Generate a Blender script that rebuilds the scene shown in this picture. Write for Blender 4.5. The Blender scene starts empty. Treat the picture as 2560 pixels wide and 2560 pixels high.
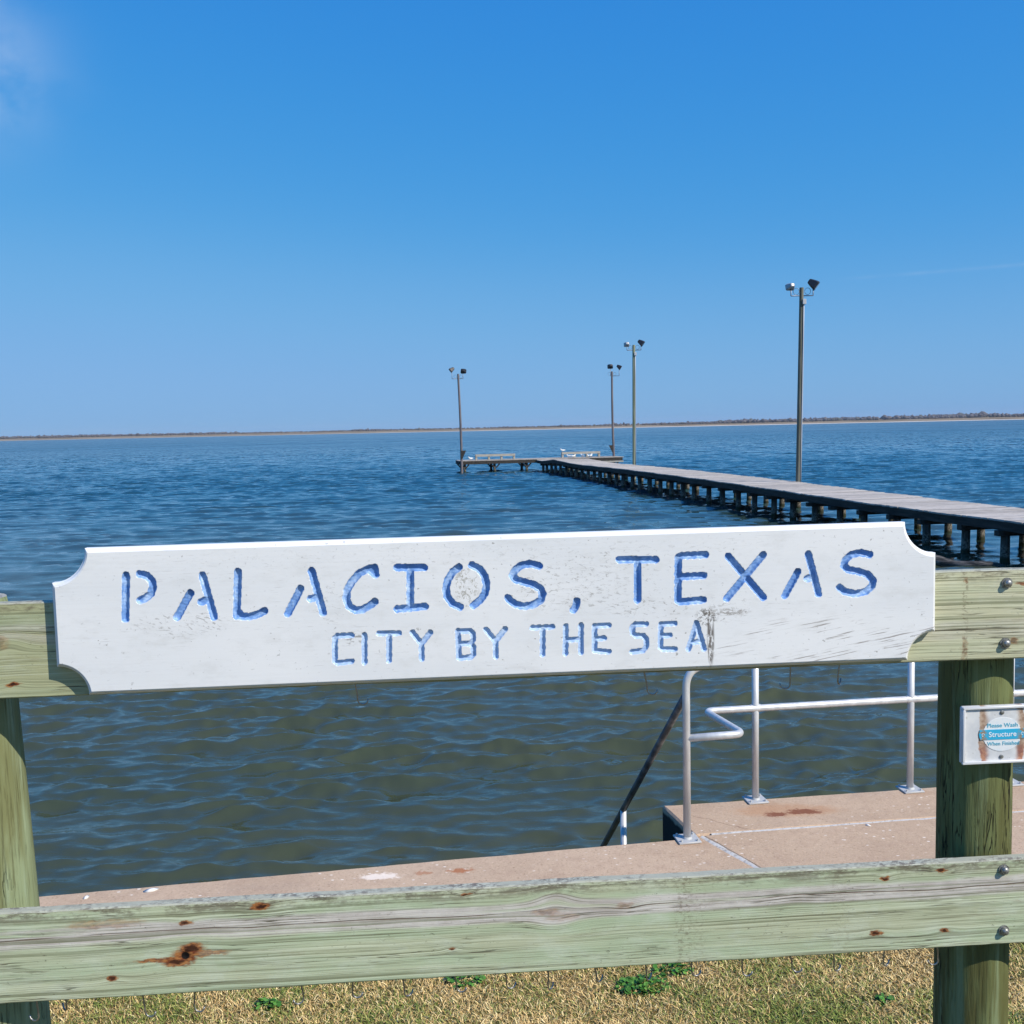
import bpy, bmesh, math, random
import numpy as np
from mathutils import Vector, Matrix, noise as mnoise
from mathutils.geometry import tessellate_polygon

R = math.radians
sc = bpy.context.scene
COL = sc.collection
random.seed(7)
rng = np.random.default_rng(11)

# ------------------------------------------------------------------ camera
# metres; water level is z = 0, the eye stands 3.2 m above it looking along +Y
EYE = Vector((0.0, 0.0, 3.2))
PITCH, ROLL = R(4.6595), R(1.2145)
cam = bpy.data.cameras.new('camera')
cam.sensor_width = 36.0
cam.lens = 36.0
cam.clip_start = 0.05
cam.clip_end = 12000.0
camo = bpy.data.objects.new('camera', cam)
COL.objects.link(camo)
_f = Vector((0, math.cos(PITCH), -math.sin(PITCH)))
_u0 = Vector((0, math.sin(PITCH), math.cos(PITCH)))
_r0 = Vector((1, 0, 0))
_r = _r0 * math.cos(ROLL) - _u0 * math.sin(ROLL)
_u = _u0 * math.cos(ROLL) + _r0 * math.sin(ROLL)
_m = Matrix((( _r.x, _u.x, -_f.x, EYE.x), (_r.y, _u.y, -_f.y, EYE.y), (_r.z, _u.z, -_f.z, EYE.z), (0, 0, 0, 1)))
camo.matrix_world = _m
sc.camera = camo


# ------------------------------------------------------------------ node helpers
class NT:
    def __init__(s, tree):
        s.t = tree

    def n(s, kind, **props):
        nd = s.t.nodes.new('ShaderNode' + kind)
        for k, v in props.items():
            setattr(nd, k, v)
        return nd

    def set(s, sock, v):
        if v is None:
            return
        if isinstance(v, bpy.types.NodeSocket):
            s.t.links.new(v, sock)
        elif isinstance(v, (tuple, list)):
            v = tuple(v)
            d = sock.default_value
            if len(d) == 4 and len(v) == 3:
                v = v + (1.0,)
            sock.default_value = v
        else:
            try:
                sock.default_value = v
            except TypeError:
                sock.default_value = (v,) * len(sock.default_value)

    def math(s, op, a, b=None, c=None, clamp=False):
        nd = s.n('Math', operation=op, use_clamp=clamp)
        s.set(nd.inputs[0], a); s.set(nd.inputs[1], b); s.set(nd.inputs[2], c)
        return nd.outputs[0]

    def add(s, a, b): return s.math('ADD', a, b)
    def sub(s, a, b): return s.math('SUBTRACT', a, b)
    def mul(s, a, b): return s.math('MULTIPLY', a, b)

    def sep(s, v):
        nd = s.n('SeparateXYZ'); s.set(nd.inputs[0], v)
        return nd.outputs[0], nd.outputs[1], nd.outputs[2]

    def comb(s, x, y, z):
        nd = s.n('CombineXYZ')
        s.set(nd.inputs[0], x); s.set(nd.inputs[1], y); s.set(nd.inputs[2], z)
        return nd.outputs[0]

    def coord(s, which='Object'):
        return s.n('TexCoord').outputs[which]

    def noise(s, vec, scale=1.0, detail=4.0, rough=0.5, dist=0.0):
        nd = s.n('TexNoise', noise_dimensions='3D')
        s.set(nd.inputs['Vector'], vec); s.set(nd.inputs['Scale'], scale)
        s.set(nd.inputs['Detail'], detail); s.set(nd.inputs['Roughness'], rough)
        s.set(nd.inputs['Distortion'], dist)
        return nd.outputs[0]

    def voro(s, vec, scale, feature='F1', out='Distance', rnd=1.0):
        nd = s.n('TexVoronoi', feature=feature)
        s.set(nd.inputs['Vector'], vec); s.set(nd.inputs['Scale'], scale)
        s.set(nd.inputs['Randomness'], rnd)
        return nd.outputs[out]

    def scale3(s, v, x, y, z):
        nd = s.n('VectorMath', operation='MULTIPLY')
        s.set(nd.inputs[0], v); nd.inputs[1].default_value = (x, y, z)
        return nd.outputs[0]

    def ss(s, x, a, b, lo=0.0, hi=1.0):
        nd = s.n('MapRange', interpolation_type='SMOOTHSTEP')
        s.set(nd.inputs[0], x)
        nd.inputs[1].default_value = a; nd.inputs[2].default_value = b
        nd.inputs[3].default_value = lo; nd.inputs[4].default_value = hi
        return nd.outputs[0]

    def mix(s, fac, a, b, blend='MIX'):
        nd = s.n('Mix', data_type='RGBA', blend_type=blend)
        s.set(nd.inputs[0], fac); s.set(nd.inputs[6], a); s.set(nd.inputs[7], b)
        return nd.outputs[2]

    def ramp(s, fac, stops, interp='LINEAR'):
        nd = s.n('ValToRGB'); nd.color_ramp.interpolation = interp
        el = nd.color_ramp.elements
        while len(el) > 1:
            el.remove(el[-1])
        el[0].position = stops[0][0]; el[0].color = tuple(stops[0][1]) + (1,)
        for p, c in stops[1:]:
            e = el.new(p); e.color = tuple(c) + (1,)
        s.set(nd.inputs[0], fac)
        return nd.outputs[0]

    def bump(s, h, strength=0.5, dist=0.01, normal=None):
        nd = s.n('Bump')
        nd.inputs['Strength'].default_value = strength
        nd.inputs['Distance'].default_value = dist
        s.set(nd.inputs['Height'], h)
        if normal is not None:
            s.set(nd.inputs['Normal'], normal)
        return nd.outputs[0]

    def attr(s, name, out='Fac'):
        return s.n('Attribute', attribute_name=name).outputs[out]

    def gauss2(s, x, z, cx, cz, wx, wz):
        """exp(-((x-cx)/wx)^2 - ((z-cz)/wz)^2)"""
        a = s.mul(s.sub(x, cx), 1.0 / wx); b = s.mul(s.sub(z, cz), 1.0 / wz)
        q = s.add(s.mul(a, a), s.mul(b, b))
        return s.math('POWER', math.e, s.mul(q, -1.0))


def material(name, rough=0.7, metal=0.0, color=(0.5, 0.5, 0.5), spec=0.5):
    m = bpy.data.materials.new(name)
    m.use_nodes = True
    b = m.node_tree.nodes['Principled BSDF']
    b.inputs['Base Color'].default_value = tuple(color) + (1,)
    b.inputs['Roughness'].default_value = rough
    b.inputs['Metallic'].default_value = metal
    b.inputs['Specular IOR Level'].default_value = spec
    return m, NT(m.node_tree), b


# ------------------------------------------------------------------ sky and sun
SUN_AZ, SUN_EL = R(126.0), R(42.0)          # azimuth from +Y towards +X
w = bpy.data.worlds.new('World')
sc.world = w
w.use_nodes = True
nt = NT(w.node_tree)
bg = w.node_tree.nodes['Background']
sky = nt.n('TexSky', sky_type='NISHITA')
sky.sun_disc = False
sky.sun_elevation = SUN_EL
sky.sun_rotation = SUN_AZ
sky.air_density, sky.dust_density, sky.ozone_density = 1.0, 0.5, 6.0
# one colour response for the whole dome (deep phone-camera blue)
g = nt.n('SeparateColor'); nt.set(g.inputs[0], sky.outputs[0])
rr = nt.mul(g.outputs[0], 0.1); gg = nt.mul(g.outputs[1], 0.1); bb = nt.mul(g.outputs[2], 0.1)
def curve(v, pts):
    crv = nt.n('FloatCurve')
    cp = crv.mapping.curves[0].points
    cp[0].location = pts[0]; cp[-1].location = pts[-1]
    for p in pts[1:-1]:
        cp.new(*p)
    crv.mapping.update()
    nt.set(crv.inputs['Value'], v)
    return crv.outputs[0]


r2 = curve(rr, [(0, 0), (0.05, 0.012), (0.095, 0.032), (0.162, 0.070), (0.266, 0.152), (0.415, 0.208), (0.6, 0.232), (1, 0.27)])
g2 = curve(gg, [(0, 0.0), (0.05, 0.10), (0.1, 0.165), (0.188, 0.252), (0.308, 0.338), (0.457, 0.418), (0.6, 0.442), (1, 0.475)])
b2 = nt.mul(nt.math('POWER', bb, 0.15), 0.815)
cc = nt.n('CombineColor')
nt.set(cc.inputs[0], nt.mul(r2, 10)); nt.set(cc.inputs[1], nt.mul(g2, 10)); nt.set(cc.inputs[2], nt.mul(b2, 10))
skycol = cc.outputs[0]
# a thin cirrus wisp high on the left and a faded contrail on the right
dirv = nt.coord('Generated')
dx, dy, dz = nt.sep(dirv)
az = nt.math('ARCTAN2', dx, dy)
el = nt.math('ARCSINE', dz)
az0, el0 = math.atan2(-0.418, 0.86), math.asin(0.300)
msk = nt.gauss2(az, el, az0 - 0.012, el0 + 0.004, 0.055, 0.052)
cn = nt.noise(nt.comb(nt.mul(az, 14), nt.mul(el, 19), 0), 1.0, 5, 0.55, 0.3)
wisp = nt.mul(msk, nt.ss(cn, 0.18, 0.66))
a1, e1, a2, e2 = math.atan2(0.303, 0.944), math.asin(0.129), math.atan2(0.442, 0.888), math.asin(0.1305)
slope = (e2 - e1) / (a2 - a1)
off = nt.sub(nt.sub(el, e1), nt.mul(nt.sub(az, a1), slope))
line = nt.math('POWER', math.e, nt.mul(nt.mul(nt.mul(off, off), -1.0), 1.0 / (0.0016 ** 2)))
lm = nt.mul(line, nt.mul(nt.ss(az, a1 - 0.01, a1 + 0.03), nt.ss(az, a2 + 0.25, a2 + 0.05)))
lm = nt.mul(lm, nt.ss(nt.noise(nt.comb(nt.mul(az, 30), 0, 0), 1.0, 3), 0.2, 0.8))
skycol = nt.mix(nt.mul(wisp, 0.38), skycol, (6.2, 7.4, 9.2))
skycol = nt.mix(nt.mul(lm, 0.10), skycol, (6.0, 7.0, 8.5))
nt.set(bg.inputs[0], skycol)
bg.inputs[1].default_value = 0.1

sun = bpy.data.lights.new('sun', 'SUN')
sun.energy = 5.0
sun.angle = R(0.53)
sun.color = (1.0, 0.93, 0.82)
suno = bpy.data.objects.new('sun', sun)
COL.objects.link(suno)
_s = Vector((math.sin(SUN_AZ) * math.cos(SUN_EL), math.cos(SUN_AZ) * math.cos(SUN_EL), math.sin(SUN_EL)))
suno.rotation_euler = (-_s).to_track_quat('-Z', 'Y').to_euler()
suno.location = (20, -20, 25)

vs = sc.view_settings
vs.view_transform = 'Standard'
vs.look = 'None'
vs.exposure = 0.0
vs.gamma = 1.0
vs.use_curve_mapping = False
sc.render.engine = 'CYCLES'
sc.cycles.use_denoising = True
sc.cycles.max_bounces = 6
sc.cycles.diffuse_bounces = 3
sc.cycles.glossy_bounces = 3
sc.cycles.sample_clamp_direct = 2.5
sc.cycles.sample_clamp_indirect = 6.0
sc.cycles.caustics_reflective = False
sc.cycles.caustics_refractive = False


# ------------------------------------------------------------------ mesh helpers
class MB:
    """collects shapes; build() links them as one mesh object"""
    def __init__(s):
        s.v, s.f = [], []

    def add(s, vs_, fs_):
        o = len(s.v)
        s.v += [tuple(p) for p in vs_]
        s.f += [tuple(i + o for i in f) for f in fs_]
        return s

    def box(s, x0, x1, y0, y1, z0, z1, bev=0.0, rot=None, about=None):
        if bev <= 0:
            vs_ = [(x, y, z) for z in (z0, z1) for y in (y0, y1) for x in (x0, x1)]
            fs_ = [(0, 2, 3, 1), (4, 5, 7, 6), (0, 1, 5, 4), (2, 6, 7, 3), (0, 4, 6, 2), (1, 3, 7, 5)]
        else:
            bm = bmesh.new()
            bmesh.ops.create_cube(bm, size=1.0)
            for v in bm.verts:
                v.co = ((x0 + x1) / 2 + v.co.x * (x1 - x0), (y0 + y1) / 2 + v.co.y * (y1 - y0), (z0 + z1) / 2 + v.co.z * (z1 - z0))
            bmesh.ops.bevel(bm, geom=bm.edges[:], offset=bev, segments=1, affect='EDGES')
            vs_ = [tuple(v.co) for v in bm.verts]
            bm.verts.index_update()
            fs_ = [tuple(v.index for v in f.verts) for f in bm.faces]
            bm.free()
        if rot is not None:
            c = Vector(about or ((x0 + x1) / 2, (y0 + y1) / 2, (z0 + z1) / 2))
            vs_ = [c + rot @ (Vector(p) - c) for p in vs_]
        return s.add(vs_, fs_)

    def tube(s, pts, r, seg=10, caps=True):
        pts = [Vector(p) for p in pts]
        n = len(pts)
        rs = r if isinstance(r, (list, tuple)) else [r] * n
        t0 = (pts[1] - pts[0]).normalized()
        ref = Vector((0, 0, 1)) if abs(t0.z) < 0.9 else Vector((1, 0, 0))
        a = t0.cross(ref).normalized()
        vs_, fs_ = [], []
        for i in range(n):
            if i == 0: t = pts[1] - pts[0]
            elif i == n - 1: t = pts[-1] - pts[-2]
            else: t = (pts[i + 1] - pts[i]).normalized() + (pts[i] - pts[i - 1]).normalized()
            t.normalize()
            a = (a - t * a.dot(t)).normalized()
            b = t.cross(a)
            for k in range(seg):
                q = 2 * math.pi * k / seg
                vs_.append(pts[i] + (a * math.cos(q) + b * math.sin(q)) * rs[i])
        for i in range(n - 1):
            for k in range(seg):
                k2 = (k + 1) % seg
                fs_.append((i * seg + k, i * seg + k2, (i + 1) * seg + k2, (i + 1) * seg + k))
        if caps:
            fs_.append(tuple(reversed(range(seg))))
            fs_.append(tuple((n - 1) * seg + k for k in range(seg)))
        return s.add(vs_, fs_)

    def prism(s, poly, y0, y1):
        """polygon in the x-z plane pushed from y0 to y1"""
        n = len(poly)
        vs_ = [(x, y0, z) for x, z in poly] + [(x, y1, z) for x, z in poly]
        fs_ = [tuple(range(n)), tuple(reversed(range(n, 2 * n)))]
        for i in range(n):
            j = (i + 1) % n
            fs_.append((i, i + n, j + n, j))
        return s.add(vs_, fs_)

    def build(s, name, mat, parent=None, smooth=False, shift=(0, 0, 0)):
        me = bpy.data.meshes.new(name)
        sh = Vector(shift)
        me.from_pydata([tuple(Vector(p) - sh) for p in s.v], [], s.f)
        me.validate()
        bm = bmesh.new(); bm.from_mesh(me)
        bmesh.ops.recalc_face_normals(bm, faces=bm.faces[:])
        bm.to_mesh(me); bm.free()
        if mat: me.materials.append(mat)
        if smooth == 'auto':
            me.polygons.foreach_set('use_smooth', [True] * len(me.polygons))
            try: me.set_sharp_from_angle(angle=R(40))
            except Exception: pass
        elif smooth:
            me.polygons.foreach_set('use_smooth', [True] * len(me.polygons))
        return link(name, me, parent)


def link(name, me, parent=None):
    o = bpy.data.objects.new(name, me)
    COL.objects.link(o)
    if parent is not None:
        o.parent = parent
    return o


def np_mesh(name, verts, faces, mat, parent=None, smooth=True, attrs=None):
    """fast mesh from numpy arrays; faces is (n,4) or (n,3)"""
    me = bpy.data.meshes.new(name)
    n, k = faces.shape
    me.vertices.add(len(verts)); me.vertices.foreach_set('co', verts.astype(np.float32).ravel())
    me.loops.add(n * k); me.loops.foreach_set('vertex_index', faces.astype(np.int32).ravel())
    me.polygons.add(n)
    me.polygons.foreach_set('loop_start', np.arange(0, n * k, k, dtype=np.int32))
    if smooth: me.polygons.foreach_set('use_smooth', np.ones(n, bool))
    for an, av in (attrs or {}).items():
        at = me.attributes.new(an, 'FLOAT', 'POINT')
        at.data.foreach_set('value', av.astype(np.float32))
    me.update(calc_edges=True)
    me.validate()
    if mat: me.materials.append(mat)
    return link(name, me, parent)


def tag(o, label=None, cat=None, group=None, kind=None):
    if label: o['label'] = label
    if cat: o['category'] = cat
    if group: o['group'] = group
    if kind: o['kind'] = kind
    return o


def thing(name, label, cat, loc=(0, 0, 0), rotz=0.0, group=None):
    o = bpy.data.objects.new(name, None)
    COL.objects.link(o)
    o.location = loc
    o.rotation_euler = (0, 0, rotz)
    o.empty_display_size = 0.2
    return tag(o, label, cat, group)


def copy_part(o, parent):
    c = o.copy()
    COL.objects.link(c)
    c.parent = parent
    return c


def arc(c, r, a0, a1, n):
    return [(c[0] + r * math.cos(R(a0 + (a1 - a0) * i / n)), c[1] + r * math.sin(R(a0 + (a1 - a0) * i / n))) for i in range(n + 1)]


def round_path(pts, r, n=5):
    """polyline with its corners rounded to radius r"""
    pts = [Vector(p) for p in pts]
    out = [pts[0]]
    for i in range(1, len(pts) - 1):
        a, b, c = pts[i - 1], pts[i], pts[i + 1]
        d1, d2 = (a - b).normalized(), (c - b).normalized()
        half = math.acos(max(-1, min(1, d1.dot(d2)))) / 2
        k = min(r / math.tan(half), (a - b).length * 0.49, (c - b).length * 0.49)
        p0, p1 = b + d1 * k, b + d2 * k
        for j in range(n + 1):
            t = j / n
            out.append((p0 * (1 - t) + b * t) * (1 - t) + (b * (1 - t) + p1 * t) * t)
    out.append(pts[-1])
    return out


# ================================================================== water
def ocean(N, L, lam_peak, std, wind_deg, seed, cuts, spread=3.0):
    """height and sideways shift of a wind sea on a square tile, one version per shortest wavelength in cuts"""
    g_ = np.random.default_rng(seed)
    k1 = 2 * np.pi * np.fft.fftfreq(N, L / N)
    kx, ky = np.meshgrid(k1, k1, indexing='ij')
    k = np.hypot(kx, ky); k[0, 0] = 1e-6
    kp = 2 * np.pi / lam_peak
    th = np.arctan2(ky, kx) - R(wind_deg)
    d = np.abs(np.cos(th / 1.0)) ** spread * (np.cos(th) > 0) + 0.012
    P = np.exp(-1.1 * (kp / k) ** 2) * k ** -3.3 * d
    P[0, 0] = 0
    P *= 1 + 1.6 * np.exp(-((k - kp) / (0.35 * kp)) ** 2)
    ph = (g_.normal(size=(N, N)) + 1j * g_.normal(size=(N, N))) * np.sqrt(P)
    h = np.fft.ifft2(ph).real
    sc_ = std / h.std()
    out = []
    for c in cuts:
        f = ph * np.exp(-(k * c / (2 * np.pi)) ** 4)
        out.append([np.fft.ifft2(f).real * sc_, np.fft.ifft2(-1j * kx / k * f).real * sc_, np.fft.ifft2(-1j * ky / k * f).real * sc_])
    return out


def bil(t, L, x, y):
    N = t.shape[0]
    u_ = (x / L * N) % N; v_ = (y / L * N) % N
    i = np.floor(u_).astype(int); j = np.floor(v_).astype(int)
    a = u_ - i; b = v_ - j
    i %= N; j %= N
    i2 = (i + 1) % N; j2 = (j + 1) % N
    return t[i, j] * (1 - a) * (1 - b) + t[i2, j] * a * (1 - b) + t[i, j2] * (1 - a) * b + t[i2, j2] * a * b


def build_water():
    rad = [4.0]
    while rad[-1] < 3200:
        r_ = rad[-1]
        if r_ < 70: d_ = min(max(r_ * r_ / 3277 * 1.1, 0.026), 0.20)
        elif r_ < 380: d_ = 0.20 + (r_ - 70) / 310 * 1.2
        else: d_ = max(1.1, (r_ - 380) * 0.06 + 1.1)
        rad.append(r_ + d_)
    rad = np.array(rad)
    a_mid = np.linspace(R(-28.5), R(28.5), 545)
    a_l = np.concatenate([np.linspace(R(-89), R(-50), 20)[:-1], np.linspace(R(-50), R(-28.5), 80)[:-1]])
    a_r = -a_l[::-1]
    ang = np.concatenate([a_l, a_mid, a_r])
    rr_, aa = np.meshgrid(rad, ang, indexing='ij')
    x = rr_ * np.sin(aa); y = rr_ * np.cos(aa)
    dr = np.gradient(rad)
    dloc = np.maximum(dr[:, None], rr_ * np.gradient(ang)[None, :])
    cuts = [0.13, 0.42, 1.1, 2.6]
    lv = np.interp(np.log(dloc * 2.4), np.log(cuts), [0, 1, 2, 3])
    tiles = [(ocean(1024, 46.0, 2.3, 0.017, 272, 3, cuts, 12.0), 46.0, 0.0, 0.0),
             (ocean(1024, 21.0, 0.32, 0.0120, 290, 9, cuts, 16.0), 21.0, 9.0, 1.0),
             (ocean(1024, 29.0, 0.58, 0.0130, 270, 15, cuts, 20.0), 29.0, 5.0, 0.6),
             (ocean(1024, 37.0, 1.2, 0.0140, 269, 5, cuts, 14.0), 37.0, -9.0, 0.2)]
    # cat's paws: patches where the wind ruffles the surface more, and slicks between them
    paws = np.random.default_rng(4).normal(size=(256, 256))
    k1 = np.fft.fftfreq(256, 1.0) * 256
    KX, KY = np.meshgrid(k1, k1, indexing='ij')
    paws = np.fft.ifft2(np.fft.fft2(paws) * np.exp(-((KX / 14) ** 2 + (KY / 22) ** 2))).real
    paws /= paws.std()
    pw = np.clip(0.95 + 0.42 * bil(paws, 52.0, x * 0.94 + y * 0.34, y * 0.94 - x * 0.34), 0.25, 1.8)
    H = np.zeros_like(x); DX = np.zeros_like(x); DY = np.zeros_like(x)
    for t, L, rot, ruf in tiles:
        c, s_ = math.cos(R(rot)), math.sin(R(rot))
        xr, yr = x * c - y * s_, x * s_ + y * c
        for ch in range(3):
            lev = [bil(t[i][ch], L, xr, yr) for i in range(4)]
            val = np.zeros_like(x)
            for i in range(4):
                wgt = np.clip(1 - np.abs(lv - i), 0, 1)
                val += lev[i] * wgt
            val *= 1 + ruf * (pw - 1)
            if ch == 0: H += val
            elif ch == 1: DX += val * c; DY -= val * s_
            else: DX += val * s_; DY += val * c
    fade = np.clip((430 - rr_) / 130, 0, 1) * (0.95 + 1.7 * np.clip((rr_ - 12) / 75, 0, 1) ** 0.8)
    gust = 0.85 + 0.3 * np.sin(x * 0.021 + 1.3 * np.sin(y * 0.013)) * np.sin(y * 0.03 + 0.7)
    H *= fade * gust; DX *= np.minimum(fade, 1.0) * -0.55; DY *= np.minimum(fade, 1.0) * -0.55
    verts = np.stack([x + DX, y + DY, H], -1).reshape(-1, 3)
    nr, na = x.shape
    idx = np.arange(nr * na).reshape(nr, na)
    faces = np.stack([idx[:-1, :-1], idx[:-1, 1:], idx[1:, 1:], idx[1:, :-1]], -1).reshape(-1, 4)[:, ::-1]
    m, t, b = material('bay_water', 0.06, 0.0)
    b.inputs['IOR'].default_value = 1.60
    co = t.coord('Object')
    ln = t.n('VectorMath', operation='LENGTH'); t.set(ln.inputs[0], co)
    off_ = ln.outputs['Value']                     # distance offshore: silty shallows, bluer farther out
    off_m = t.ss(off_, 8.0, 60.0)
    patch = t.noise(t.scale3(co, 0.05, 0.12, 0.05), 1.0, 3)
    t.set(b.inputs['Base Color'], t.mix(off_m, t.mix(t.ss(patch, 0.35, 0.65), (0.042, 0.054, 0.025), (0.060, 0.065, 0.025)), (0.013, 0.054, 0.070)))
    n1 = t.noise(t.scale3(co, 5.0, 14.0, 6.0), 1.0, 3, 0.55, 0.3)
    # chop too far off for the mesh: ever longer wave trains
    n2 = t.noise(t.scale3(co, 1.1, 1.0, 1.0), 1.0, 3, 0.6, 0.3)
    n3 = t.noise(t.scale3(co, 0.33, 0.10, 0.2), 1.0, 3, 0.6, 0.2)
    n4 = t.noise(t.scale3(co, 0.11, 0.014, 0.1), 1.0, 3, 0.6, 0.2)
    h = t.add(t.mul(n1, 0.007), t.mul(t.mul(n2, t.ss(off_, 30.0, 90.0)), 0.14))
    h = t.add(h, t.mul(t.mul(n3, t.ss(off_, 60.0, 170.0)), 2.0))
    h = t.add(h, t.mul(t.mul(n4, t.ss(off_, 200.0, 450.0)), 13.0))
    t.set(b.inputs['Normal'], t.bump(h, 1.0, 1.0))
    gust_ = t.noise(t.scale3(co, 0.010, 0.030, 0.01), 1.0, 4, 0.6)
    t.set(b.inputs['Roughness'], t.mul(t.ss(off_, 40.0, 320.0, 0.02, 0.16), t.ss(gust_, 0.3, 0.7, 0.8, 1.25)))
    o = np_mesh('water', verts, faces, m)
    return tag(o, kind='structure')


build_water()


# ================================================================== ground
SEAW = math.atan(0.167)                      # the sea wall runs 9.5 degrees off the picture plane


def ground_z(x, y):
    """lawn sloping down to the concrete"""
    up = np.clip((2.6 - y) / 2.4, 0, 1)
    return 0.932 + 0.60 * (3 * up ** 2 - 2 * up ** 3)


def lawn_height(x, y):
    return ground_z(x, y) + 0.012 * np.sin(x * 5.1 + y * 3.3) * np.sin(y * 4.7 - x * 2.1)


gx = np.concatenate([np.linspace(-140, -5, 22)[:-1], np.linspace(-5, 5, 90), np.linspace(5, 140, 22)[1:]])
gv = np.concatenate([np.linspace(0, 0.7, 30)[:-1], np.linspace(0.7, 1.0, 50)])
GX, GV = np.meshgrid(gx, gv, indexing='ij')
edge_y = 4.63 + 0.13 * np.clip(GX, -60, 60)
y_back = -60.0
GY = np.where(GV < 0.7, y_back + (GV / 0.7) * (-0.3 - y_back), -0.3 + (GV - 0.7) / 0.3 * (edge_y + 0.3))
GZ = np.where(GY > -0.2, lawn_height(GX, GY), 1.532)
vt = np.stack([GX, GY, GZ], -1).reshape(-1, 3)
ix = np.arange(GX.size).reshape(GX.shape)
fc = np.stack([ix[:-1, :-1], ix[1:, :-1], ix[1:, 1:], ix[:-1, 1:]], -1).reshape(-1, 4)
m_soil, t, b = material('lawn_soil', 0.95, spec=0.1)
co = t.coord('Object')
nn = t.noise(co, 3.0, 5, 0.6)
fn = t.noise(co, 90.0, 4, 0.7)
cl = t.mix(t.ss(nn, 0.35, 0.7), (0.375, 0.270, 0.118), (0.187, 0.190, 0.057))
cl = t.mix(t.ss(fn, 0.35, 0.7), t.mix(0.6, cl, (0.086, 0.066, 0.028)), cl)
t.set(b.inputs['Base Color'], cl)
t.set(b.inputs['Normal'], t.bump(fn, 0.8, 0.02))
tag(np_mesh('ground', vt, fc, m_soil), kind='structure')


# grass blades: dense where the photograph looks at them, thinner round about
def grass(n, x0, x1, y0, y1, seed):
    g_ = np.random.default_rng(seed)
    x = g_.uniform(x0, x1, n); y = g_.uniform(y0, y1, n)
    keep = y < 4.56 + 0.13 * x
    x, y = x[keep], y[keep]
    return x, y


gA = grass(165000, -2.5, 2.7, 3.55, 4.75, 1)
gB = grass(24000, -5.5, 5.5, 1.6, 5.3, 2)
bx = np.concatenate([gA[0], gB[0]]); by = np.concatenate([gA[1], gB[1]])
nb = len(bx)
bz = lawn_height(bx, by)
pn = np.array([mnoise.noise((float(a) * 2.3, float(c) * 2.3, 0.0)) + 0.5 * mnoise.noise((float(a) * 6.1, float(c) * 6.1, 3.0)) for a, c in zip(bx, by)])
az_ = rng.uniform(0, 2 * np.pi, nb)
hgt = rng.uniform(0.006, 0.022, nb) * (1 + 0.25 * np.clip(pn, -1, 1))
lean = rng.uniform(0.4, 1.9, nb) * hgt
wd = rng.uniform(0.0012, 0.0024, nb)
dxn, dyn = np.cos(az_), np.sin(az_)
sx, sy = -dyn * wd, dxn * wd
cur = rng.uniform(-1.0, 1.0, nb)
def lay(fr, hf, wf, extra=0.0):
    cxp = bx + dxn * lean * fr + sx * 0; cyp = by + dyn * lean * fr
    cxp = cxp + -dyn * cur * lean * extra; cyp = cyp + dxn * cur * lean * extra
    zz = bz + hgt * hf - 0.003
    return np.stack([cxp - sx * wf, cyp - sy * wf, zz], -1), np.stack([cxp + sx * wf, cyp + sy * wf, zz], -1)
p0, p1 = lay(0, 0, 1.0)
p2, p3 = lay(0.45, 0.62, 0.85, 0.3)
p4, p5 = lay(1.0, 0.95, 0.15, 1.0)
V = np.stack([p0, p1, p3, p2, p5, p4], 1).reshape(-1, 3)
b0 = np.arange(nb) * 6
F = np.concatenate([np.stack([b0, b0 + 1, b0 + 2, b0 + 3], -1), np.stack([b0 + 3, b0 + 2, b0 + 4, b0 + 5], -1)])
greenness = np.clip(0.42 + 0.6 * pn + rng.normal(0, 0.22, nb), 0, 1)
tone = rng.uniform(0, 1, nb)
m_grass, t, b = material('grass_blades', 0.6, spec=0.25)
gr = t.attr('green'); tn = t.attr('tone')
dry = t.ramp(tn, [(0, (0.385, 0.233, 0.081)), (0.45, (0.681, 0.466, 0.191)), (0.8, (0.858, 0.634, 0.289)), (1, (1.006, 0.817, 0.439))])
grn = t.ramp(tn, [(0, (0.096, 0.142, 0.026)), (0.6, (0.221, 0.282, 0.052)), (1, (0.415, 0.438, 0.116))])
cl = t.mix(t.ss(gr, 0.36, 0.62), dry, grn)
t.set(b.inputs['Base Color'], cl)
b.inputs['Subsurface Weight'].default_value = 0.0
tag(np_mesh('lawn_grass', V, F, m_grass, smooth=False, attrs={'green': np.repeat(greenness, 6), 'tone': np.repeat(tone, 6)}),
    'short dry tan grass with green patches between fence and concrete', 'grass', kind='stuff')


# low broad-leaved weeds standing in the lawn
m_weed, t, b = material('weed_leaf', 0.5, spec=0.3)
tn = t.attr('tone')
t.set(b.inputs['Base Color'], t.ramp(tn, [(0, (0.026, 0.084, 0.011)), (0.6, (0.061, 0.192, 0.026)), (1, (0.147, 0.315, 0.051))]))


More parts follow.
